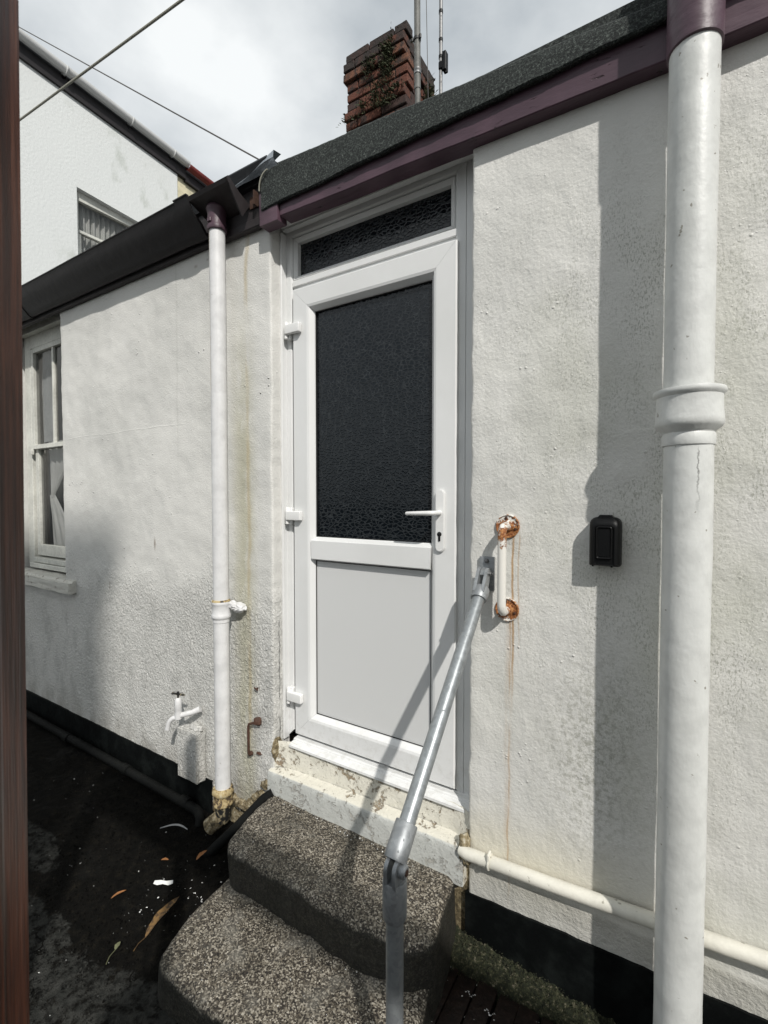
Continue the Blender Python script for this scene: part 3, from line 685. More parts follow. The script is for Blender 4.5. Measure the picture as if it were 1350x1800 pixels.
# ---- sash window left
bm = BM(); box(bm, -4.19, -4.10, .10, .19, 1.08, 2.86, .003); box(bm, -4.10, -3.40, .10, .19, 2.685, 2.78, .003); box(bm, -4.19, -3.39, .06, .19, 2.78, 2.865, .003); box(bm, -3.43, -3.34, .10, .19, 1.08, 2.86, .003)
win = obj('window', bm, 'timber', **H); WW = dict(parent=win, loc=(-1.5, .6, 0))
bm = BM(); box(bm, -4.10, -3.43, .09, .19, 1.098, 1.135, .003); box(bm, -4.12, -3.41, .075, .19, 1.06, 1.094, .003); obj('window_board', bm, 'timber', **WW)
# lower sash (outer plane here) and upper sash
bm = BM(); box(bm, -4.075, -4.03, .112, .145, 1.15, 1.97, .002); box(bm, -3.48, -3.435, .112, .145, 1.15, 1.97, .002); box(bm, -4.03, -3.48, .112, .145, 1.150, 1.232, .002); obj('lower_sash', bm, 'timber', **WW)
bm = BM(); box(bm, -4.09, -4.05, .098, .138, 1.95, 2.68, .002); box(bm, -3.475, -3.435, .098, .138, 1.95, 2.68, .002); box(bm, -4.05, -3.475, .098, .138, 2.650, 2.684, .002); box(bm, -4.09, -3.43, .092, .146, 1.940, 1.972, .002); box(bm, -3.775, -3.752, .104, .130, 1.972, 2.65, .002)
obj('upper_sash', bm, 'timber', **WW)
for (x0, x1, z0, z1, y) in ((-4.05, -3.775, 1.972, 2.65, .118), (-3.752, -3.475, 1.972, 2.65, .118), (-4.03, -3.48, 1.232, 1.94, .130)):
    bm = BM(); box(bm, x0, x1, y, y+.004, z0, z1); obj('pane', bm, 'glass', sm=False, **WW)
bm = BM(); box(bm, -4.085, -4.060, .08, .10, 1.90, 1.94, .006, 2); obj('sash_horn', bm, 'timber', **WW)
def drape(bm, x0, x1, zt, zb, y, folds, amp, shape=None, nx=70, nz=24):
    rows = []
    for j in range(nz+1):
        t = j/nz; z = zt + (zb-zt)*t; a, b = (x0, x1) if shape is None else shape(t)
        rows.append([bm.verts.new((a + (b-a)*i/nx, y + amp*math.sin(i/nx*folds*6.283 + .7*math.sin(t*3)) + amp*.5*fbm(i*.15, t*2, 1), z)) for i in range(nx+1)])
    for a, c in zip(rows, rows[1:]):
        for i in range(nx): bm.faces.new((a[i], a[i+1], c[i+1], c[i]))
bm = BM()
drape(bm, 0, 0, 2.0, 1.58, .165, 4, .006, lambda t: (-3.99+.02*t, -3.56 - .36*t))
drape(bm, 0, 0, 1.60, 1.16, .165, 3, .006, lambda t: (-3.99 + .05*t, -3.90 + .28*math.sin(t*1.5)))
obj('lace_curtain', bm, 'curtain', **WW)
bm = BM(); drape(bm, 0, 0, 2.66, 2.0, .165, 9, .010, lambda t: (-4.06, -3.86 - .04*math.sin(t*3))); drape(bm, -3.58, -3.44, 2.66, 1.95, .165, 4, .01); obj('side_curtain', bm, 'greycurtain', **WW)
# stone cill, chipped
bm = BM(); box(bm, -4.3, -3.262, -.045, .11, .965, 1.045)
bmesh.ops.subdivide_edges(bm, edges=bm.edges[:], cuts=14, use_grid_fill=True)
for v in bm.verts:
    v.co += Vector((.008*fbm(v.co.y*25, v.co.z*25, 1), .006*fbm(v.co.x*16, v.co.z*20, 2), .008*fbm(v.co.x*14, v.co.y*20, 4) - (.012 if v.co.z > 1. and v.co.y < -.02 else 0)))
obj('window_cill', bm, 'cill', **WW)

# ---- chimney of single bricks
chim = BM(); box(chim, -2.255, -1.775, 1.612, 2.05, 3.0, 5.06); 
chimney = obj('chimney', chim, 'oldmortar', sm=False, **H)
bricks = []
for k, mm in enumerate(('brick1', 'brick2', 'brick3')):
    for L in (.213, .103):
        bm = BM(); box(bm, -L/2, L/2, -.05, .05, -.031, .031, .005, 1); bmesh.ops.subdivide_edges(bm, edges=[e for e in bm.edges if e.calc_length() > .05], cuts=1)
        for v in bm.verts: v.co += Vector((.003*fbm(v.co.x*30+k*5, v.co.y*30, v.co.z*30), .003*fbm(v.co.x*30, v.co.z*30+k*3, L*9), .002*fbm(v.co.x*25, 3+k, v.co.z*30)))
        me = bpy.data.meshes.new('brick'); bm.to_mesh(me); bm.free(); me.materials.append(M[mm]); me['L'] = L; bricks.append(me)
def brick_at(c, rz, long, pick):
    cand = bricks[pick*2 + (0 if long else 1)]
    o = bpy.data.objects.new('brick', cand); COL.objects.link(o); o.parent = chimney; o.location = Vector(c) - Vector(chimney['_w'])
    o.rotation_euler = (random.uniform(-.012, .012), random.uniform(-.018, .018), rz + random.uniform(-.012, .012))
for cidx in range(14):
    z = 5.065 - cidx*.0755
    out = .022 if cidx in (1, 2) else (.018 if cidx == 6 else (.008 if cidx == 7 else 0))
    if cidx == 0: out = .006
    xl, xr, yf, yb = -2.265-out, -1.765+out, 1.60-out, 2.06+out
    off = cidx % 2
    def run(a, b, start_half, fn):
        p = a; h = start_half; 
        while p < b - .02:
            L = .103 if h else .213; h = False
            if p + L > b + .01: L = .103 if b - p < .16 else .213
            fn(p + L/2, L > .15); p += L + .011
    sooty = .75 if cidx < 3 else .22
    pk = lambda: 2 if random.random() < sooty else random.choice((0, 1, 0))
    run(xl, xr, off, lambda p, L: brick_at((p, yf+.05, z), 0, L, pk()))
    run(yf+.11, yb, not off, lambda p, L: brick_at((xr-.05, p, z), math.pi/2, L, pk()))
    if cidx < 8:
        run(yf+.11, yb, not off, lambda p, L: brick_at((xl+.05, p, z), math.pi/2, L, pk()))
        run(xl+.11, xr-.1, off, lambda p, L: brick_at((p, yb-.05, z), 0, L, pk()))
# ferns and moss on the chimney: many small fronds
bm = BM(); random.seed(21)
def blade(bm, c, d, L, w):
    d = Vector(d).normalized(); s = d.cross(Vector((random.uniform(-1, 1), random.uniform(-1, 1), random.uniform(-1, 1)))).normalized()*w
    c = Vector(c); m = c + d*L*.5 + Vector((0, 0, -L*.04)); e = c + d*L + Vector((0, 0, -L*.22))
    v = [bm.verts.new(p) for p in (c, m + s, e, m - s)]; bm.faces.new(v)
def tuft(cx, cy, cz, sx, sy, sz, n, out=(0, -1, .3), L=.035, w=.005):
    for i in range(n):
        p = (random.gauss(cx, sx), cy + random.uniform(-sy, sy*.3), random.gauss(cz, sz))
        blade(bm, p, (out[0]+random.uniform(-.9, .9), out[1]+random.uniform(-.5, .5), out[2]+random.uniform(-.8, .8)), L*random.uniform(.4, 1.2), w*random.uniform(.5, 1.3))
tuft(-1.868, 1.58, 4.93, .028, .02, .05, 330); tuft(-1.875, 1.58, 4.80, .03, .02, .05, 330); tuft(-2.03, 1.58, 4.89, .03, .02, .035, 200)
tuft(-1.97, 1.58, 4.66, .03, .02, .05, 190); tuft(-2.10, 1.58, 4.63, .02, .02, .03, 90); tuft(-1.90, 1.58, 4.56, .05, .02, .015, 160); tuft(-1.83, 1.58, 4.62, .05, .02, .012, 150)
tuft(-2.265, 1.60, 4.60, .006, .01, .025, 26, (-.6, -.5, .5)); tuft(-2.2, 1.58, 4.56, .05, .02, .008, 60)
for q in range(7): tuft(-1.735, 1.98 + q*.05, 4.80 - q*.055, .02, .04, .06, 150, (1, -.3, .5), .05, .007)
obj('fern_tufts', bm, 'fern', chimney, (-1.5, .6, 0), sm=False, kind='stuff')

# ================================================================== THE TWO STONE STEPS
def step(name, outline_top, z0, z1, rad, label, seed):
    """outline (x,y) of the top, ccw; rounded top edge, sides bulging slightly"""
    pts = []
    m = len(outline_top)
    for i in range(m):                       # dense, rounded outline
        a, b = Vector(outline_top[i]), Vector(outline_top[(i+1) % m])
        k = max(2, int((b-a).length/.012)); pts += [a.lerp(b, t/k) for t in range(k)]
    for _ in range(3): pts = [(pts[i-1] + pts[i]*2 + pts[(i+1) % len(pts)])/4 for i in range(len(pts))]
    c = sum(pts, Vector((0, 0)))/len(pts); bm = BM(); rings = []; h = z1 - z0
    lev = [(0, z0), (.0, z0+h*.3), (.001, z0+h*.5)] + [(rad*(1-math.cos(R(a))), z1 - rad*(1-math.sin(R(a)))) for a in (0, 20, 40, 58, 72, 84, 90)]
    for inset, z in lev:
        ring = []
        for i, p in enumerate(pts):
            nrm = (pts[(i+1) % len(pts)] - pts[i-1]); nrm = Vector((nrm.y, -nrm.x)).normalized()
            q = p - nrm*inset
            d = .006*fbm(q.x*7+seed, q.y*7, z*8) + .0025*fbm(q.x*30, q.y*30, z*30+seed) - .016*max(0, fbm(q.x*11, q.y*11, z*14+seed*2) - .22)
            ring.append(bm.verts.new((q.x + nrm.x*d, q.y + nrm.y*d, z + (.004*fbm(q.x*6, q.y*6, seed) + .0015*fbm(q.x*30, q.y*30, seed) if z > z0+h*.6 else 0))))
        rings.append(ring)
    for t in (.93, .85, .75, .62, .48, .34, .2, .08):
        base = rings[len(lev)-1]; ring = []
        for v in base:
            q = c + (Vector((v.co.x, v.co.y)) - c)*t
            ring.append(bm.verts.new((q.x, q.y, z1 + .004*fbm(q.x*6, q.y*6, seed) + .0018*fbm(q.x*28, q.y*28, seed))))
        rings.append(ring)
    for a, b in zip(rings, rings[1:]):
        for k in range(len(a)): bm.faces.new((a[k], a[(k+1) % len(a)], b[(k+1) % len(a)], b[k]))
    bm.faces.new(rings[-1]); bm.faces.new(rings[0][::-1]); bmesh.ops.recalc_face_normals(bm, faces=bm.faces[:])
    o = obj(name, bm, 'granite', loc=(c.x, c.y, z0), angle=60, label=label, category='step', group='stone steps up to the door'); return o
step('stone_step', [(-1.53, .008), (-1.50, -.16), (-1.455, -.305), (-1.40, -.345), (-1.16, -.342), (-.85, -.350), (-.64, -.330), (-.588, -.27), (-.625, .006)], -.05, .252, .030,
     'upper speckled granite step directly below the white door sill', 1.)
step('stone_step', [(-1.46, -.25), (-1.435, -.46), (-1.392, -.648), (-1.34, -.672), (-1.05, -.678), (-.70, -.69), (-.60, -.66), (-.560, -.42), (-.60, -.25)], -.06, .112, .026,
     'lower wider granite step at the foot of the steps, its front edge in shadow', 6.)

# ================================================================== HANDRAIL
hr = empty('handrail', (-.527, -.6, .1), 'galvanised steel tube handrail sloping from the wall beside the door down to an upright post', 'handrail')
HR = dict(parent=hr, loc=(-.527, -.6, .1))
A = Vector((-.522, -.045, 1.295)); B = Vector((-.528, -.597, .752)); dr = (B-A).normalized()
bm = BM(); tube(bm, [A + dr*.035, B - dr*.02], .0198, 28); obj('rail', bm, 'galv', **HR)
bm = BM(); tube(bm, [(-.528, -.60, -.03), (-.528, -.60, .69)], .0205, 28); obj('post', bm, 'galv', **HR)
# socket on the rail's lower end, socket on the post, tongue and pin between them
bm = BM(); tube(bm, [B - dr*.075, B - dr*.073, B - dr*.02, B - dr*.0, B + dr*.004], [.0262, .0274, .0274, .0272, .0262], 28); 
obj('rail_socket', bm, 'galvcast', **HR)
bm = BM(); lathe(bm, [(.0262, .618), (.0278, .622), (.0282, .66), (.0282, .704), (.0265, .709), (.018, .710)], (-.528, -.60, 0)); obj('post_socket', bm, 'galvcast', **HR)
bm = BM()
def cheek(x, t):
    poly = []
    for i in range(15): a = R(-30 + 220*i/14); poly.append((-.604 + .0250*math.cos(a), .737 + .0250*math.sin(a)))
    poly += [(-.625, .70), (-.578, .70)]
    prism(bm, poly, x-t/2, x+t/2, 'X')
cheek(-.515, .009); cheek(-.537, .009); obj('swivel_lug', bm, 'galvcast', angle=30, **HR)
bm = BM(); lathe(bm, [(.014, -.511), (.0155, -.510), (.0155, -.499), (.011, -.495)], (0, -.604, .737), 'X', 20); piv = obj('pivot_boss', bm, 'galvcast', **HR)
bm = BM(); lathe(bm, [(.0075, -.496), (.0075, -.4935)], (0, -.604, .737), 'X', 6); obj('set_screw', bm, 'rustscrew', piv, (-.527, -.6, .1))
# upper fixing
bm = BM(); box(bm, -.546, -.495, -.012, -.003, 1.273, 1.385, .002, 2); plate = obj('wall_plate', bm, 'galvcast', **HR)
for z in (1.371, 1.287):
    bm = BM(); lathe(bm, [(.009, .0), (.009, .0018), (.0068, .0018), (.0068, .007), (.005, .008)], (-.5205, -.012, z), 'Y', 6); obj('bolt', bm, 'bolt', plate, (-.527, -.6, .1))
bm = BM()
poly = [(-.012, 1.350), (-.030, 1.350), (-.047, 1.343), (-.052, 1.331), (-.045, 1.320), (-.012, 1.318)]
prism(bm, poly, -.529, -.515, 'X'); obj('fixing_tongue', bm, 'galvcast', **HR)
bm = BM()
for x in (-.5355, -.5085):
    pl = [(-.036, 1.352), (-.024, 1.342), (-.026, 1.322), (-.046, 1.285), (-.075, 1.262), (-.088, 1.285), (-.052, 1.345)]
    prism(bm, pl, x-.005, x+.005, 'X')
tube(bm, [A + dr*.012, A + dr*.016, A + dr*.052, A + dr*.055], [.0245, .0262, .0268, .0255], 26); obj('swivel_socket', bm, 'galvcast', angle=40, **HR)
bm = BM(); lathe(bm, [(.008, -.504), (.008, -.497), (.006, -.495)], (0, -.038, 1.334), 'X', 6); lathe(bm, [(.005, -.504), (.005, -.490)], (0, -.038, 1.334), 'X', 10); obj('pivot_bolt', bm, 'bolt', **HR)

# ================================================================== GRAB BAR
gb = empty('grab_bar', (-.454, 0, 1.35), 'short white vertical grab bar with rust bleeding from its two round wall flanges', 'grab bar')
GB = dict(parent=gb, loc=(-.454, 0, 1.35))
bm = BM(); yb = -.062; zt, zb_ = 1.488, 1.216
pts = [(-.454, -.004, zt), (-.454, -.035, zt)] + bez((-.454, -.035, zt), (-.454, yb, zt), (-.454, yb, zt-.030), 8)[1:] + [(-.454, yb, 1.35)] + bez((-.454, yb, zb_+.030), (-.454, yb, zb_), (-.454, -.035, zb_), 8) + [(-.454, -.004, zb_)]
tube(bm, pts, .0134, 24); obj('bar', bm, 'bar', **GB)
for z in (zt, zb_):
    bm = BM(); lathe(bm, [(.0385, -.002), (.0390, .004), (.0375, .0062), (.0355, .0062), (.0335, .0025), (.020, .0025), (.0165, .009), (.0135, .0105)], (-.454, -.002, z), 'Y', 40); f = obj('flange', bm, 'bar', **GB)
    for k, a in enumerate((100, 220, 340)):
        bm = BM(); lathe(bm, [(.0048, .0), (.0048, .0028), (.002, .004)], (-.454 + .0265*math.cos(R(a)), -.0045, z + .0265*math.sin(R(a))), 'Y', 12); obj('screw', bm, 'rustscrew', f, (-.454, 0, 1.35))

# ================================================================== KEY SAFE
ks = empty('key_safe', (-.165, 0, 1.385), 'black rubber covered key safe fixed to the wall left of the big pipe', 'key safe')
KS = dict(parent=ks, loc=(-.165, 0, 1.385))
cx, w = -.163, .041
def rr(hw, z0, z1, rt, rb=.003, n=7):
    p = []
    for i in range(n): a = math.pi/2*i/(n-1); p.append((cx+hw-rt+rt*math.cos(a), z1-rt+rt*math.sin(a)))
    for i in range(n): a = math.pi/2+math.pi/2*i/(n-1); p.append((cx-hw+rt+rt*math.cos(a), z1-rt+rt*math.sin(a)))
    for i in range(n): a = math.pi+math.pi/2*i/(n-1); p.append((cx-hw+rb+rb*math.cos(a), z0+rb+rb*math.sin(a)))
    for i in range(n): a = 1.5*math.pi+math.pi/2*i/(n-1); p.append((cx+hw-rb+rb*math.cos(a), z0+rb+rb*math.sin(a)))
    return p
def loft(bm, secs):
    rings = [[bm.verts.new((x, y, z)) for x, z in pl] for pl, y in secs]
    for a, b in zip(rings, rings[1:]):
        for k in range(len(a)): bm.faces.new((a[k], a[(k+1) % len(a)], b[(k+1) % len(a)], b[k]))
    bm.faces.new(rings[0]); bm.faces.new(rings[-1][::-1]); bmesh.ops.recalc_face_normals(bm, faces=bm.faces[:])
bm = BM(); loft(bm, [(rr(w, 1.386, 1.524, .020), -.002), (rr(w, 1.386, 1.524, .020), -.036), (rr(w-.002, 1.386, 1.520, .019), -.046), (rr(w-.008, 1.387, 1.511, .016), -.053), (rr(w-.014, 1.389, 1.504, .012), -.056), (rr(w-.0165, 1.390, 1.500, .010), -.0555), (rr(w-.018, 1.391, 1.498, .009), -.053)])
obj('cover', bm, 'blackplastic', **KS)
bm = BM(); loft(bm, [(rr(.0205, 1.407, 1.499, .006, .005), -.050), (rr(.0205, 1.407, 1.499, .006, .005), -.0585), (rr(.0185, 1.409, 1.497, .005, .004), -.060), (rr(.0165, 1.411, 1.494, .004, .003), -.0585), (rr(.0155, 1.412, 1.493, .004, .003), -.0565)])
box(bm, cx-.012, cx+.012, -.0578, -.056, 1.4145, 1.4158); obj('flap', bm, 'blackplastic', **KS)
bm = BM(); prism(bm, [(cx-.022, 1.521), (cx-.015, 1.5305), (cx+.015, 1.5305), (cx+.022, 1.521)], -.008, -.038, 'Y'); obj('pull_tab', bm, 'blackplastic', sm=False, **KS)
bm = BM(); box(bm, cx-.033, cx-.028, -.045, -.03, 1.3825, 1.388); box(bm, cx+.016, cx+.021, -.045, -.03, 1.3825, 1.388); box(bm, cx-.03, cx+.03, -.03, -.004, 1.384, 1.3875); obj('lower_lip', bm, 'blackplastic', sm=False, **KS)

# ================================================================== PIPES
rp_ = empty('drainpipe', (.029, -.13, 0), 'large thickly painted white cast iron drainpipe with a socket collar, on the right', 'drainpipe')
RP = dict(parent=rp_, loc=(.029, -.13, 0))
bm = BM(); c = (.030, -.120, 0)
def pipe_seg(bm, c, r, z0, z1, n=40, lean=0., amp=.0009):
    rings = []; m = max(2, int((z1-z0)/.03))
    for j in range(m+1):
        z = z0+(z1-z0)*j/m; ring = []
        for k in range(n):
            a = 2*math.pi*k/n; rr_ = r + amp*fbm(math.cos(a)*1.6, math.sin(a)*1.6, z*6) + amp*.4*fbm(math.cos(a)*5, math.sin(a)*5, z*18)
            ring.append(bm.verts.new((c[0]+lean*(z-z0)+rr_*math.cos(a), c[1]+rr_*math.sin(a), z)))
        rings.append(ring)
    for a, b in zip(rings, rings[1:]):
        for k in range(n): bm.faces.new((a[k], a[(k+1) % n], b[(k+1) % n], b[k]))
    bm.faces.new(rings[0][::-1]); bm.faces.new(rings[-1])
pipe_seg(bm, (.031, -.120), .0532, -.03, 1.735); obj('lower_pipe', bm, 'pipeR', **RP)
bm = BM(); pipe_seg(bm, (.0275, -.120), .0530, 1.74, 2.70); obj('upper_pipe', bm, 'pipeR', **RP)
bm = BM(); lathe(bm, [(.050, 1.708), (.0560, 1.708), (.0572, 1.712), (.0572, 1.732), (.055, 1.738), (.058, 1.743), (.069, 1.752), (.0735, 1.760), (.0725, 1.772), (.0700, 1.80), (.0705, 1.826), (.0760, 1.832), (.0775, 1.838), (.0755, 1.844), (.0640, 1.846), (.054, 1.843), (.050, 1.840)], (.030, -.120, 0), n=56, wob=.006); obj('collar', bm, 'pipeR', **RP)
bm = BM(); lathe(bm, [(.0545, 2.655), (.0585, 2.657), (.0590, 2.70), (.0585, 3.05), (.05, 3.06)], (.0275, -.120, 0), n=48, wob=.003); obj('painted_top', bm, 'purple', **RP)

lp_ = empty('downpipe', (-1.765, -.075, 0), 'slim white downpipe left of the door with purple socket and rusty iron shoe', 'drainpipe')
LP = dict(parent=lp_, loc=(-1.765, -.075, 0)); c = (-1.766, -.076)
bm = BM(); pipe_seg(bm, c, .0350, .20, 2.80, 30, amp=.0003); obj('pipe', bm, 'pipeL', **LP)
bm = BM(); lathe(bm, [(.034, 2.775), (.0430, 2.777), (.0450, 2.785), (.043, 2.795), (.0405, 2.80), (.0405, 2.825), (.040, 2.852), (.0435, 2.862), (.0465, 2.872), (.043, 2.882), (.036, 2.886), (.034, 2.895)], (*c, 0), n=32)
box(bm, c[0]-.012, c[0]+.012, c[1]-.046, c[1]-.036, 2.802, 2.822, .003); obj('top_socket', bm, 'purple', **LP)
bm = BM(); lathe(bm, [(.034, 1.005), (.0375, 1.008), (.0375, 1.022), (.0425, 1.028), (.0445, 1.036), (.0425, 1.045), (.0405, 1.05), (.0405, 1.085), (.0425, 1.090), (.0445, 1.096), (.0425, 1.103), (.036, 1.106)], (*c, 0), n=32)
lump(bm, (c[0]+.062, -.026, 1.070), (.036, .026, .022), 4.); lump(bm, (c[0]+.045, -.045, 1.085), (.022, .022, .020), 7.); col_ = obj('collar', bm, 'pipeL', **LP)
bm = BM(); lathe(bm, [(.0352, 1.1045), (.0425, 1.1035), (.0400, 1.1085), (.0352, 1.112)], (*c, 0), n=32, wob=.03); obj('rust_ring', bm, 'rustpipe', col_, (-1.765, -.075, 0))
bm = BM(); lathe(bm, [(.036, .150), (.0445, .152), (.0470, .160), (.0445, .170), (.042, .175), (.042, .196), (.046, .201), (.0495, .210), (.048, .220), (.044, .228), (.036, .232)], (*c, 0), n=32, wob=.02); obj('iron_socket', bm, 'rustpipe', **LP)
bm = BM(); tube(bm, [(c[0], c[1], .16), (c[0], c[1], .10), (c[0]-.006, c[1]-.006, .075)], .0355, 24); obj('iron_neck', bm, 'blackiron', **LP)
bm = BM(); d = Vector((-.62, -.45, -.62)).normalized(); s0 = Vector((c[0]-.0, c[1]-.0, .095)); L = .085
tube(bm, [s0, s0 + d*L, s0 + d*(L+.001), s0 + d*(L-.03)], [.036, .037, .030, .028], 24, caps=False); obj('iron_shoe', bm, 'mortar', **LP)

wp = empty('overflow_pipe', (-.3, -.03, .37), 'thin cream painted pipe running along the wall above the black plinth', 'pipe')
bm = BM(); tube(bm, [(-.60, -.020, .366), (-.575, -.030, .368), (-.3, -.031, .384), (.0, -.031, .405), (.35, -.031, .430), (2.5, -.031, .60)], .0205, 24); obj('pipe', bm, 'pipeLow', wp, (-.3, -.03, .37))
bm = BM(); 
for k in range(25):
    pass
cl = []
for i in range(21): a = R(200 - 220*i/20); cl.append(Vector((-.495, -.031 - .0235*math.cos(a)*-1, .3735 + .0235*math.sin(a))))
ring = [(-.497, -.031+.0225*math.cos(R(a)), .373+.0225*math.sin(R(a))) for a in range(-100, 261, 18)]
tube(bm, ring, .0035, 8, caps=False); tube(bm, [(-.497, -.050, .389), (-.497, -.048, .403), (-.496, -.030, .409)], [.004, .005, .004], 8); obj('pipe_clip', bm, 'pipeLow', wp, (-.3, -.03, .37))

gp = empty('waste_pipe', (-3, -.04, 0), 'black waste pipe lying along the foot of the left wall', 'pipe')
bm = BM(); pts = [(-8, -.05, .040), (-4, -.05, .040), (-2.9, -.053, .036), (-2.2, -.06, .034), (-2.02, -.062, .034)] + bez((-1.99, -.063, .034), (-1.93, -.068, .034), (-1.925, -.09, -.01), 6)
tube(bm, pts, .022, 16); obj('pipe', bm, 'wastepipe', gp, (-3, -.04, 0))
for x in (-3.3, -2.62, -2.08):
    bm = BM(); tube(bm, [(x-.03, -.056, .037), (x+.03, -.056, .036)], .0265, 16); obj('pipe_joint', bm, 'wastepipe', gp, (-3, -.04, 0))
gp2 = empty('hose', (-1.6, -.12, .1), 'black pipe slanting from the upper step end down to the iron shoe', 'pipe')
bm = BM(); tube(bm, [(-1.50, -.022, .262), (-1.53, -.045, .235), (-1.62, -.12, .12), (-1.70, -.17, .03), (-1.74, -.19, -.02)], [.020, .022, .022, .022, .022], 16); obj('pipe', bm, 'wastepipe', gp2, (-1.6, -.12, .1))

# ================================================================== TAP
tap = empty('garden_tap', (-2.06, -.02, .5), 'white painted outside tap with dark cross handle above its boxed-in pipe', 'tap')
TP = dict(parent=tap, loc=(-2.06, -.02, .5))
bm = BM(); box(bm, -2.145, -1.985, -.055, .0, .150, .408); bmesh.ops.subdivide_edges(bm, edges=bm.edges[:], cuts=6, use_grid_fill=True)
for v in bm.verts: v.co += Vector((.004*fbm(v.co.y*20, v.co.z*14, 1), .004*fbm(v.co.x*14, v.co.z*14, 2), .005*fbm(v.co.x*14, v.co.y*14, 3)))
bmesh.ops.bevel(bm, geom=[e for e in bm.edges if e.calc_face_angle(0) > 1.], offset=.006, segments=2, affect='EDGES'); lump(bm, (-2.03, -.025, .42), (.045, .022, .02), 2.)
obj('pipe_casing', bm, 'wallL', **TP)
bm = BM(); bc = (-2.085, -.085); tube(bm, [(-2.0, -.02, .520), (-2.03, -.045, .505), (bc[0], bc[1], .490)], [.016, .0135, .0135], 14)
lathe(bm, [(.010, .470), (.0175, .476), (.0185, .50), (.015, .515), (.0165, .52), (.0165, .565), (.012, .578), (.007, .582)], (*bc, 0), n=20)
tube(bm, [(bc[0], bc[1], .487)] + bez((bc[0]-.012, bc[1]-.012, .482), (bc[0]-.035, bc[1]-.030, .478), (bc[0]-.040, bc[1]-.034, .425), 6), [.012]+[.0115]*6+[.012], 14); obj('body', bm, 'pipeL', **TP)
bm = BM(); tube(bm, [(*bc, .575), (*bc, .610)], .005, 8); tube(bm, [(bc[0]-.038, bc[1]-.006, .598), (bc[0]+.038, bc[1]+.006, .602)], [.0055]*2, 8); lump(bm, (bc[0]-.036, bc[1]-.006, .598), (.007, .007, .007), 1, 1); lump(bm, (bc[0]+.036, bc[1]+.006, .602), (.007, .007, .007), 2, 1); lump(bm, (*bc, .606), (.009, .009, .011), 2, 1)
obj('cross_handle', bm, 'blackiron', **TP)

hook = BM(); lump(hook, (-1.602, -.012, .556), (.022, .018, .018), 3.); tube(hook, [(-1.605, -.02, .553), (-1.640, -.030, .540), (-1.644, -.030, .530), (-1.645, -.028, .400), (-1.652, -.015, .385)], .006, 8); lump(hook, (-1.648, -.014, .395), (.014, .01, .010), 2.); lump(hook, (-1.60, -.008, .405), (.016, .006, .006), 6.)
obj('iron_bracket', hook, 'rustscrew', loc=(-1.62, 0, .4), label='rusty iron bracket stub on the wall between the downpipe and the door', category='bracket')
nail = BM(); tube(nail, [(-1.612, .003, .703), (-1.612, -.012, .702)], .004, 8); tube(nail, [(-1.625, -.010, .706), (-1.60, -.012, .699)], .0035, 8)
obj('nail', nail, 'rustscrew', loc=(-1.612, 0, .70), label='small rusty nail head in the wall above the iron bracket', category='nail')

# ================================================================== MASTS, WIRES
m1 = empty('aerial_mast', (-1.05, .5, 2.96), 'grey weathered pole beside the brick chimney, the thicker of two', 'pole')
bm = BM(); tube(bm, [(-1.047, .5, 2.94), (-1.052, .5, 3.58)], .0125, 16); tube(bm, [(-1.052, .5, 3.50), (-1.062, .5, 4.9)], .0148, 16); obj('pole', bm, 'greymast', m1, (-1.05, .5, 2.96))
bm = BM(); lathe(bm, [(.0125, 3.565), (.0175, 3.568), (.0175, 3.575), (.015, 3.58), (.0175, 3.585), (.0175, 3.592), (.014, 3.596)], (-1.052, .5, 0), n=16); obj('ring_joint', bm, 'alu', m1, (-1.05, .5, 2.96))
bm = BM(); lathe(bm, [(.0155, 3.72), (.0185, 3.722), (.0185, 3.735), (.0155, 3.737)], (-1.055, .5, 0), n=14); box(bm, -1.085, -1.07, .485, .495, 3.718, 3.735, .003); box(bm, -1.04, -1.028, .485, .495, 3.715, 3.738, .003); obj('clamp', bm, 'blackiron', m1, (-1.05, .5, 2.96))
m2 = empty('antenna_pole', (-.932, .5, 2.96), 'thin silver antenna pole with black bands and a small black box', 'antenna')
bm = BM(); tube(bm, [(-.932, .5, 2.94), (-.934, .5, 4.9)], .0082, 14); obj('pole', bm, 'alu', m2, (-.932, .5, 2.96))
for z in (3.59, 3.665, 3.79, 3.93):
    bm = BM(); tube(bm, [(-.933, .5, z-.007), (-.933, .5, z+.007)], .0098, 14); obj('band', bm, 'blackplastic', m2, (-.932, .5, 2.96))
bm = BM(); box(bm, -.920, -.902, .485, .515, 3.515, 3.60, .003); box(bm, -.94, -.918, .488, .512, 3.53, 3.565, .003); tube(bm, [(-.92, .5, 3.53), (-.906, .498, 3.51), (-.903, .5, 3.55)], .003, 6); obj('amplifier_box', bm, 'blackplastic', m2, (-.932, .5, 2.96))
def wire(name, pts, r, label, cat, mat='cable'):
    bm = BM(); tube(bm, pts, r, 8); obj(name, bm, mat, loc=pts[0], label=label, category=cat)
wire('guy_wire', [(-.985, .5, 3.0), (-1.018, .5, 4.3), (-1.03, .5, 4.9)], .0016, 'hairline wire hanging between the two poles beside the chimney', 'wire')
a, b = Vector((-3.87, 0, 4.21)), Vector((-2.102, 0, 4.039)); dd = b - a
wire('overhead_cable', [a - dd*2.2, a - dd, a, b, b + dd*3], .0065, 'thick overhead cable crossing the sky from the top edge down to the left', 'cable', 'palecable')
b = Vector((-4.6, .290, 5.424))
p0 = Vector((-1.665, .1, 3.158))
wire('telephone_wire', [Vector((-1.60, .12, 3.02)), p0, p0 + (b-p0)*.5, b, p0 + (b-p0)*1.05], .0038, 'thin dark wire running down the sky to the corner of the cottage roof', 'wire')

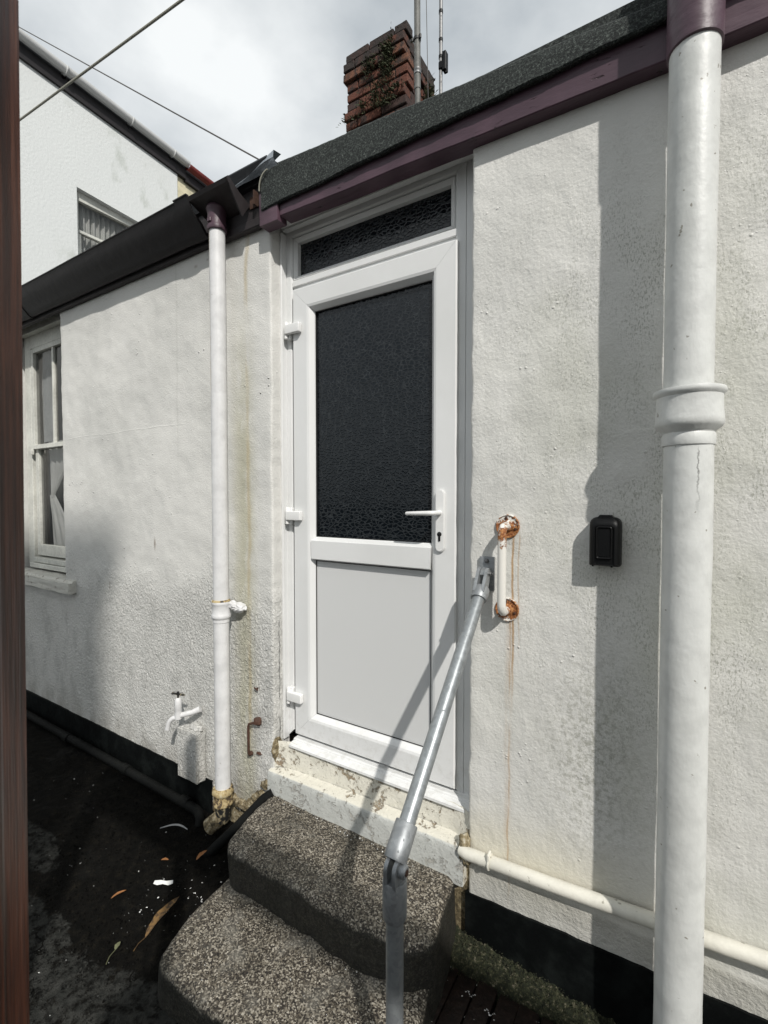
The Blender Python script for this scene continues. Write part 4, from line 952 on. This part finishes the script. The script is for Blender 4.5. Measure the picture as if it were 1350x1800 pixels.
# ================================================================== HOUSE BEHIND
fh = empty('tall_house', (-8, 1.5, 0), 'tall white rendered house rising behind the gutter on the left', 'house')
FH = dict(parent=fh, loc=(-8, 1.5, 0))
def zs(y): return -.072*(y-1.22)
bm = BM()
def quadwall(ya, yb, za, zb_): 
    vs = [(-7, ya, za[0]), (-7, yb, za[1]), (-7, yb, zb_[1]), (-7, ya, zb_[0])]; A = [bm.verts.new(v) for v in vs]; Bv = [bm.verts.new((-7.35, v[1], v[2])) for v in vs]
    for k in range(4): bm.faces.new((A[k], A[(k+1) % 4], Bv[(k+1) % 4], Bv[k]))
    bm.faces.new(A); bm.faces.new(Bv[::-1])
T = lambda y: 7.06 + zs(y)
wz = lambda y: 5.831 - .055*(y-1.826)
quadwall(-4, 1.826, (0, 0), (T(-4), T(1.826))); quadwall(1.826, 2.95, (0, 0), (4.75, 4.72)); quadwall(1.826, 2.95, (wz(1.826), wz(2.95)), (T(1.826), T(2.95))); quadwall(2.95, 3.365, (0, 0), (T(2.95), T(3.365)))
bmesh.ops.recalc_face_normals(bm, faces=bm.faces[:]); obj('wall', bm, 'far', sm=False, **FH)
bm = BM(); prism(bm, [(3.372, 0), (5.4, 0), (5.4, T(5.4)+.0), (3.372, T(3.372))], -7.35, -7.03); obj('cream_wall', bm, 'far_yellow', sm=False, **FH)
bm = BM(); box(bm, -12, -7.35, -4, 5.4, 0, 6.6); obj('rear_wall', bm, 'far', sm=False, **FH)
bm = BM(); prism(bm, [(-4, T(-4)-.02), (3.50, T(3.5)-.02), (3.50, T(3.5)+.15), (-4, T(-4)+.15)], -7.1, -6.965); obj('fascia_board', bm, 'gutter', sm=False, **FH)
bm = BM(); prism(bm, [(3.50, T(3.5)-.05), (5.4, T(5.4)-.05), (5.4, T(5.4)+.10), (3.50, T(3.5)+.10)], -7.1, -6.975); obj('red_fascia', bm, 'gutter', sm=False, **FH)
def hgut(y0, y1, r, x, lift):
    bm = BM(); rings = []
    for y in [y0 + (y1-y0)*i/8 for i in range(9)]:
        ring = []; zc = 7.27 + zs(y) + lift
        for i in range(13): a = math.pi + math.pi*i/12; ring.append((x + r*math.cos(a), y, zc + r*math.sin(a)))
        for i in range(13): a = 2*math.pi - math.pi*i/12; ring.append((x + (r-.012)*math.cos(a), y, zc + .004 + (r-.012)*math.sin(a)))
        rings.append([bm.verts.new(q) for q in ring])
    n = 26
    for a, b in zip(rings, rings[1:]):
        for k in range(n): bm.faces.new((a[k], a[(k+1) % n], b[(k+1) % n], b[k]))
    bm.faces.new(rings[0][::-1]); bm.faces.new(rings[-1]); bmesh.ops.recalc_face_normals(bm, faces=bm.faces[:]); return bm
g1 = obj('gutter', hgut(-4, 3.50, .068, -6.90, 0.), 'upvc', **FH)
obj('red_gutter', hgut(3.50, 5.4, .072, -6.905, -.04), 'red', **FH)
for y in (1.67, 2.55, 3.23, .7, -.3):
    bm = BM(); zc = 7.27 + zs(y); tube(bm, [(-6.90+.076*math.cos(R(a)), y, zc+.076*math.sin(R(a))) for a in range(175, 366, 15)], .011, 6); box(bm, -6.975, -6.965, y-.02, y+.02, zc-.10, zc+.01); obj('gutter_bracket', bm, 'upvc', g1, (-8, 1.5, 0))
bm = BM()
prism(bm, [(-4, 7.30+zs(-4)), (5.4, 7.27+zs(5.4)), (5.4, 8.4), (-4, 8.8)], -9.6, -9.5); bm.free(); bm = BM()
vs = [bm.verts.new(q) for q in ((-6.93, -4, 7.27+zs(-4)), (-6.93, 5.4, 7.25+zs(5.4)), (-12, 5.4, 8.7), (-12, -4, 9.1))]; bm.faces.new(vs); r_ = bmesh.ops.extrude_face_region(bm, geom=bm.faces[:]); [setattr(v, 'co', v.co + Vector((0, 0, -.04))) for v in r_['geom'] if isinstance(v, bmesh.types.BMVert)]
obj('roof', bm, 'farroof', sm=False, **FH)
bm = BM(); 
def yz(bm, y0, y1, z0, z1, x0, x1): box(bm, x0, x1, y0, y1, z0, z1, .004)
yz(bm, 1.826, 1.88, 4.70, 5.83, -7.16, -7.08); yz(bm, 1.88, 2.95, 5.70, 5.84, -7.16, -7.075); yz(bm, 1.88, 2.95, 5.27, 5.31, -7.15, -7.085); yz(bm, 1.88, 1.92, 4.9, 5.27, -7.14, -7.10); yz(bm, 1.826, 2.95, 4.70, 4.80, -7.16, -7.06)
fw = obj('window', bm, 'timber', **FH)
bm = BM(); yz(bm, 1.88, 2.95, 4.8, 5.70, -7.125, -7.12); obj('pane', bm, 'glass', fw, (-8, 1.5, 0), sm=False)
bm = BM(); rows = []
for j in range(2):
    rows.append([bm.verts.new((-7.22 + .03*math.sin(i*.9) + .015*math.sin(i*2.3), 1.84 + 1.12*i/110, 5.8 - j*1.0)) for i in range(111)])
for i in range(110): bm.faces.new((rows[0][i], rows[0][i+1], rows[1][i+1], rows[1][i]))
obj('curtain', bm, 'curtain', fw, (-8, 1.5, 0))
bm = BM(); yz(bm, 1.8, 3.0, 4.6, 5.9, -7.34, -7.30); obj('dark_room', bm, 'room', fw, (-8, 1.5, 0))

# ================================================================== WOODEN POST CLOSE TO THE CAMERA
bm = BM()
bx, by = -.531, -1.299
u = Vector((-.526, .85, 0)); rgt = Vector((.85, .526, 0))
lean = .008
def pp(s, d, z): return Vector((bx, by, 0)) + rgt*s + u*d + Vector((0, 0, z))
prof2 = [(.0, .0), (.0015, -.004), (.0015, -.030), (-.002, -.034), (-.012, -.034), (-.015, -.030), (-.018, -.034), (-.055, -.034), (-.055, .03), (-.0, .03)]
A_ = [bm.verts.new(pp(s - .045, d, 0)) for s, d in prof2]; B_ = [bm.verts.new(pp(s - .0185, d, 2.075)) for s, d in prof2]
for k in range(len(prof2)): bm.faces.new((A_[k], A_[(k+1) % len(prof2)], B_[(k+1) % len(prof2)], B_[k]))
bm.faces.new(A_[::-1]); bm.faces.new(B_); bmesh.ops.recalc_face_normals(bm, faces=bm.faces[:])
obj('door_post', bm, 'wood', loc=(bx, by, 0), sm=False, label='varnished reddish brown wooden post along the left edge, close to the viewer', category='post')

# ================================================================== ADDED SHADOW CASTERS (unseen, behind the viewer)
ow = empty('shadow_caster_wall', (.8, -2.1, 0), 'added unseen shadow caster: pale wall with a timber beam over its gap', 'wall')
bm = BM(); box(bm, .22, 3.2, -2.25, -2.05, 0, 2.0, .01); obj('caster_wall', bm, 'opp', ow, (.8, -2.1, 0))  # added so its shadow falls on the lower step's front
bm = BM(); box(bm, -.5, 3.2, -2.10, -2.04, 2.43, 2.71, .01); obj('caster_beam', bm, 'oppwood', ow, (.8, -2.1, 0))  # added to throw the shadow band across the upper step
for x in (-.45, 3.1):
    bm = BM(); box(bm, x-.05, x+.05, -2.10, -2.04, 0, 2.71, .01); obj('caster_post', bm, 'oppwood', ow, (.8, -2.1, 0))
oh = empty('shadow_caster_house', (3.8, -8, 0), 'added unseen house block behind the viewer, shading the low left wall', 'house')
bm = BM(); box(bm, 2.4, 5.2, -12, -7.05, 0, 10.6, .02); obj('wall', bm, 'opp', oh, (3.8, -8, 0))  # added block, sized to shade the lower left part of the wall
bm = BM(); prism(bm, [(-12.1, 10.6), (-6.95, 10.6), (-7.05, 10.95), (-9.5, 12.6)], 2.3, 5.3); obj('roof', bm, 'farroof', oh, (3.8, -8, 0), sm=False)

# ================================================================== SMALL THINGS ON THE GROUND
def leaf(name, x, y, L, w, rot, mat, label, z=.012, stem=.0):
    bm = BM(); n = 10; rows = []
    for i in range(n+1):
        t = i/n; ww = w*math.sin(math.pi*min(1, t*1.02))**.8*(1-.25*t)*(1+.12*math.sin(t*17)); yy = .02*L*math.sin(t*5)
        rows.append([bm.verts.new((t*L, yy + s*ww/2, .10*L*math.sin(t*2.6) + .25*abs(s)*ww*.5 + .01*L*math.sin(t*8+s))) for s in (-1, -.5, 0, .5, 1)])
    for a, b in zip(rows, rows[1:]):
        for k in range(4): bm.faces.new((a[k], a[k+1], b[k+1], b[k]))
    if stem: tube(bm, [(0, 0, 0), (-stem*.5, .004, .002), (-stem, .0, 0)], .0012, 5)
    bm.transform(Matrix.Translation((x, y, z)) @ Matrix.Rotation(R(rot), 4, 'Z'))
    obj(name, bm, mat, loc=(x, y, z), label=label, category='leaf', group='fallen leaves on the dark ground')
from math import atan2
leaf('fallen_leaf', -1.575, -.575, .17, .036, 105, 'leafbrown', 'long brown curled leaf on the dark ground beside the lower step', stem=.05)
leaf('fallen_leaf', -1.845, -.55, .055, .014, 75, 'leaforange', 'small narrow orange leaf on the dark ground left of the steps')
leaf('fallen_leaf', -1.62, -.655, .03, .018, 120, 'leafgreen', 'small dull green leaf with a thin stalk on the ground', stem=.05)
leaf('fallen_leaf', -1.73, -.25, .06, .022, 95, 'leaforange', 'ragged tan leaf lying in front of the iron drain shoe')
leaf('fallen_leaf', -1.86, -.33, .035, .016, 30, 'leaforange', 'tiny rust coloured leaf between the paper scrap and the wall')
bm = BM(); rows = []
for i in range(12):
    t = i/11; w = .006*math.sin(t*3.1)+.001; rows.append([bm.verts.new((-2.04 + .12*t, -.22 + .06*t + .012*math.sin(t*3), .014 + .012*math.sin(t*3))), bm.verts.new((-2.04 + .12*t - w*.3, -.22 + .06*t + .012*math.sin(t*3) + w, .018 + .012*math.sin(t*3)))])
for a, b in zip(rows, rows[1:]): bm.faces.new((a[0], a[1], b[1], b[0]))
obj('feather', bm, 'feather', loc=(-2.0, -.2, .01), label='pale grey feather on the dark ground left of the drain shoe', category='feather')
bm = BM(); o = [(-.035, -.004), (-.02, -.008), (0, -.005), (.02, -.009), (.036, -.004), (.034, .006), (.01, .004), (-.01, .007), (-.033, .006)]
prism(bm, [(x, y) for x, y in o], 0, .0015, 'Z'); bm.transform(Matrix.Translation((-1.735, -.400, .018)) @ Matrix.Rotation(R(33), 4, 'Z') @ Matrix.Rotation(R(35), 4, 'X') @ Matrix.Scale(1.1, 4))
obj('paint_flake', bm, 'flake', loc=(-1.735, -.4, .014), sm=False, label='large white flake of paint on the dark ground beside the steps', category='paint flake')
# countless tiny flakes and grit
random.seed(5); bm = BM()
def chip(x, y, z, s, up=True):
    n = random.choice((3, 4, 5)); a0 = random.random()*6; el_ = random.uniform(.25, 1.)
    t = Vector((random.uniform(-.35, .35), random.uniform(-.35, .35), 1)).normalized(); q = t.to_track_quat('Z', 'Y') @ Matrix.Rotation(random.random()*6, 3, 'Z').to_quaternion()
    vs = [bm.verts.new(Vector((x, y, z)) + q @ Vector((s*math.cos(a0 + 6.283*k/n), s*el_*math.sin(a0 + 6.283*k/n), 0))) for k in range(n)]; bm.faces.new(vs)
for i in range(75): chip(random.uniform(-2.9, -1.5), random.uniform(-.95, -.1), .016, random.choice((.0012, .0016, .002, .0035)))
for i in range(50): chip(random.gauss(-1.62, .09), random.gauss(-.42, .10), .018, random.choice((.0015, .002, .004)))
for i in range(60): chip(random.uniform(-1.45, -.62), -.035 - abs(random.gauss(0, .012)), .257, random.choice((.0015, .0025, .0035)))
for i in range(45): chip(random.uniform(-1.42, -.60), random.uniform(-.30, -.04), .257, random.choice((.0012, .002)))
for i in range(55): chip(random.uniform(-1.3, -.62), random.uniform(-.66, -.30), .116, random.choice((.0012, .002, .0025)))
for i in range(40): chip(random.uniform(-.62, -.1), random.uniform(-.5, -.08), .006, random.choice((.0015, .002, .003)))
for cx_, cy_ in ((-.45, -.16), (-.52, -.14)):
    for i in range(8): chip(cx_ + i*.004 - .015, cy_ + .006*math.sin(i*1.1), .008, .003)
obj('paint_chips', bm, 'flake', sm=False, kind='stuff', label='tiny white paint chips strewn over ground and steps', category='paint chips')
bm = BM()
for i in range(2600):
    x = random.uniform(-2.6, -1.46); y = random.uniform(-1.0, -.06); s = random.uniform(.0015, .005)
    r_ = bmesh.ops.create_cone(bm, cap_ends=True, segments=4, radius1=s, radius2=s*.4, depth=s*1.2, matrix=Matrix.Translation((x, y, .008)) @ Matrix.Rotation(random.random()*6, 4, 'Z') @ Matrix.Rotation(random.random()*2, 4, 'X'))
obj('grit', bm, 'ground', sm=False, kind='stuff', label='dark grit scattered over the ground', category='grit')
# moss bank at the foot of the right wall
bm = BM(); nx, ny = 170, 26; rows = []
for j in range(ny+1):
    row = []
    for i in range(nx+1):
        x = -.66 + .62*i/nx; t = j/ny; wid = .10 - .055*(i/nx) + .015*fbm(x*9, 2, 0); y = -.004 - wid*t
        hgt = (.085 - .05*(i/nx))*(1-t)**1.1 + .010*fbm(x*30, y*40, 1)*(1 - t*.3) + .005*fbm(x*90, y*110, 5)
        row.append(bm.verts.new((x, y, -.012 + max(0, hgt) - .02*(t > .97))))
    rows.append(row)
for a, b in zip(rows, rows[1:]):
    for i in range(nx): bm.faces.new((a[i], b[i], b[i+1], a[i+1]))
for i in range(1500):
    k = random.random(); x = -.655 + .6*k; t = random.random(); wid = .10 - .055*k; y = -.004 - wid*t
    z = (.085 - .05*k)*(1-t)**1.1 - .006; blade(bm, (x, y, z), (random.uniform(-1, 1), random.uniform(-1, .2), random.uniform(.2, 1)), random.uniform(.005, .014), .0018)
obj('moss_bank', bm, 'moss', loc=(-.35, -.05, 0), kind='stuff', label='bank of dark green moss along the foot of the black plinth', category='moss')

for o in bpy.data.objects:
    if '_w' in o: del o['_w']
    if o.name.startswith('hinge') or o.name.startswith('knuckle'): pass
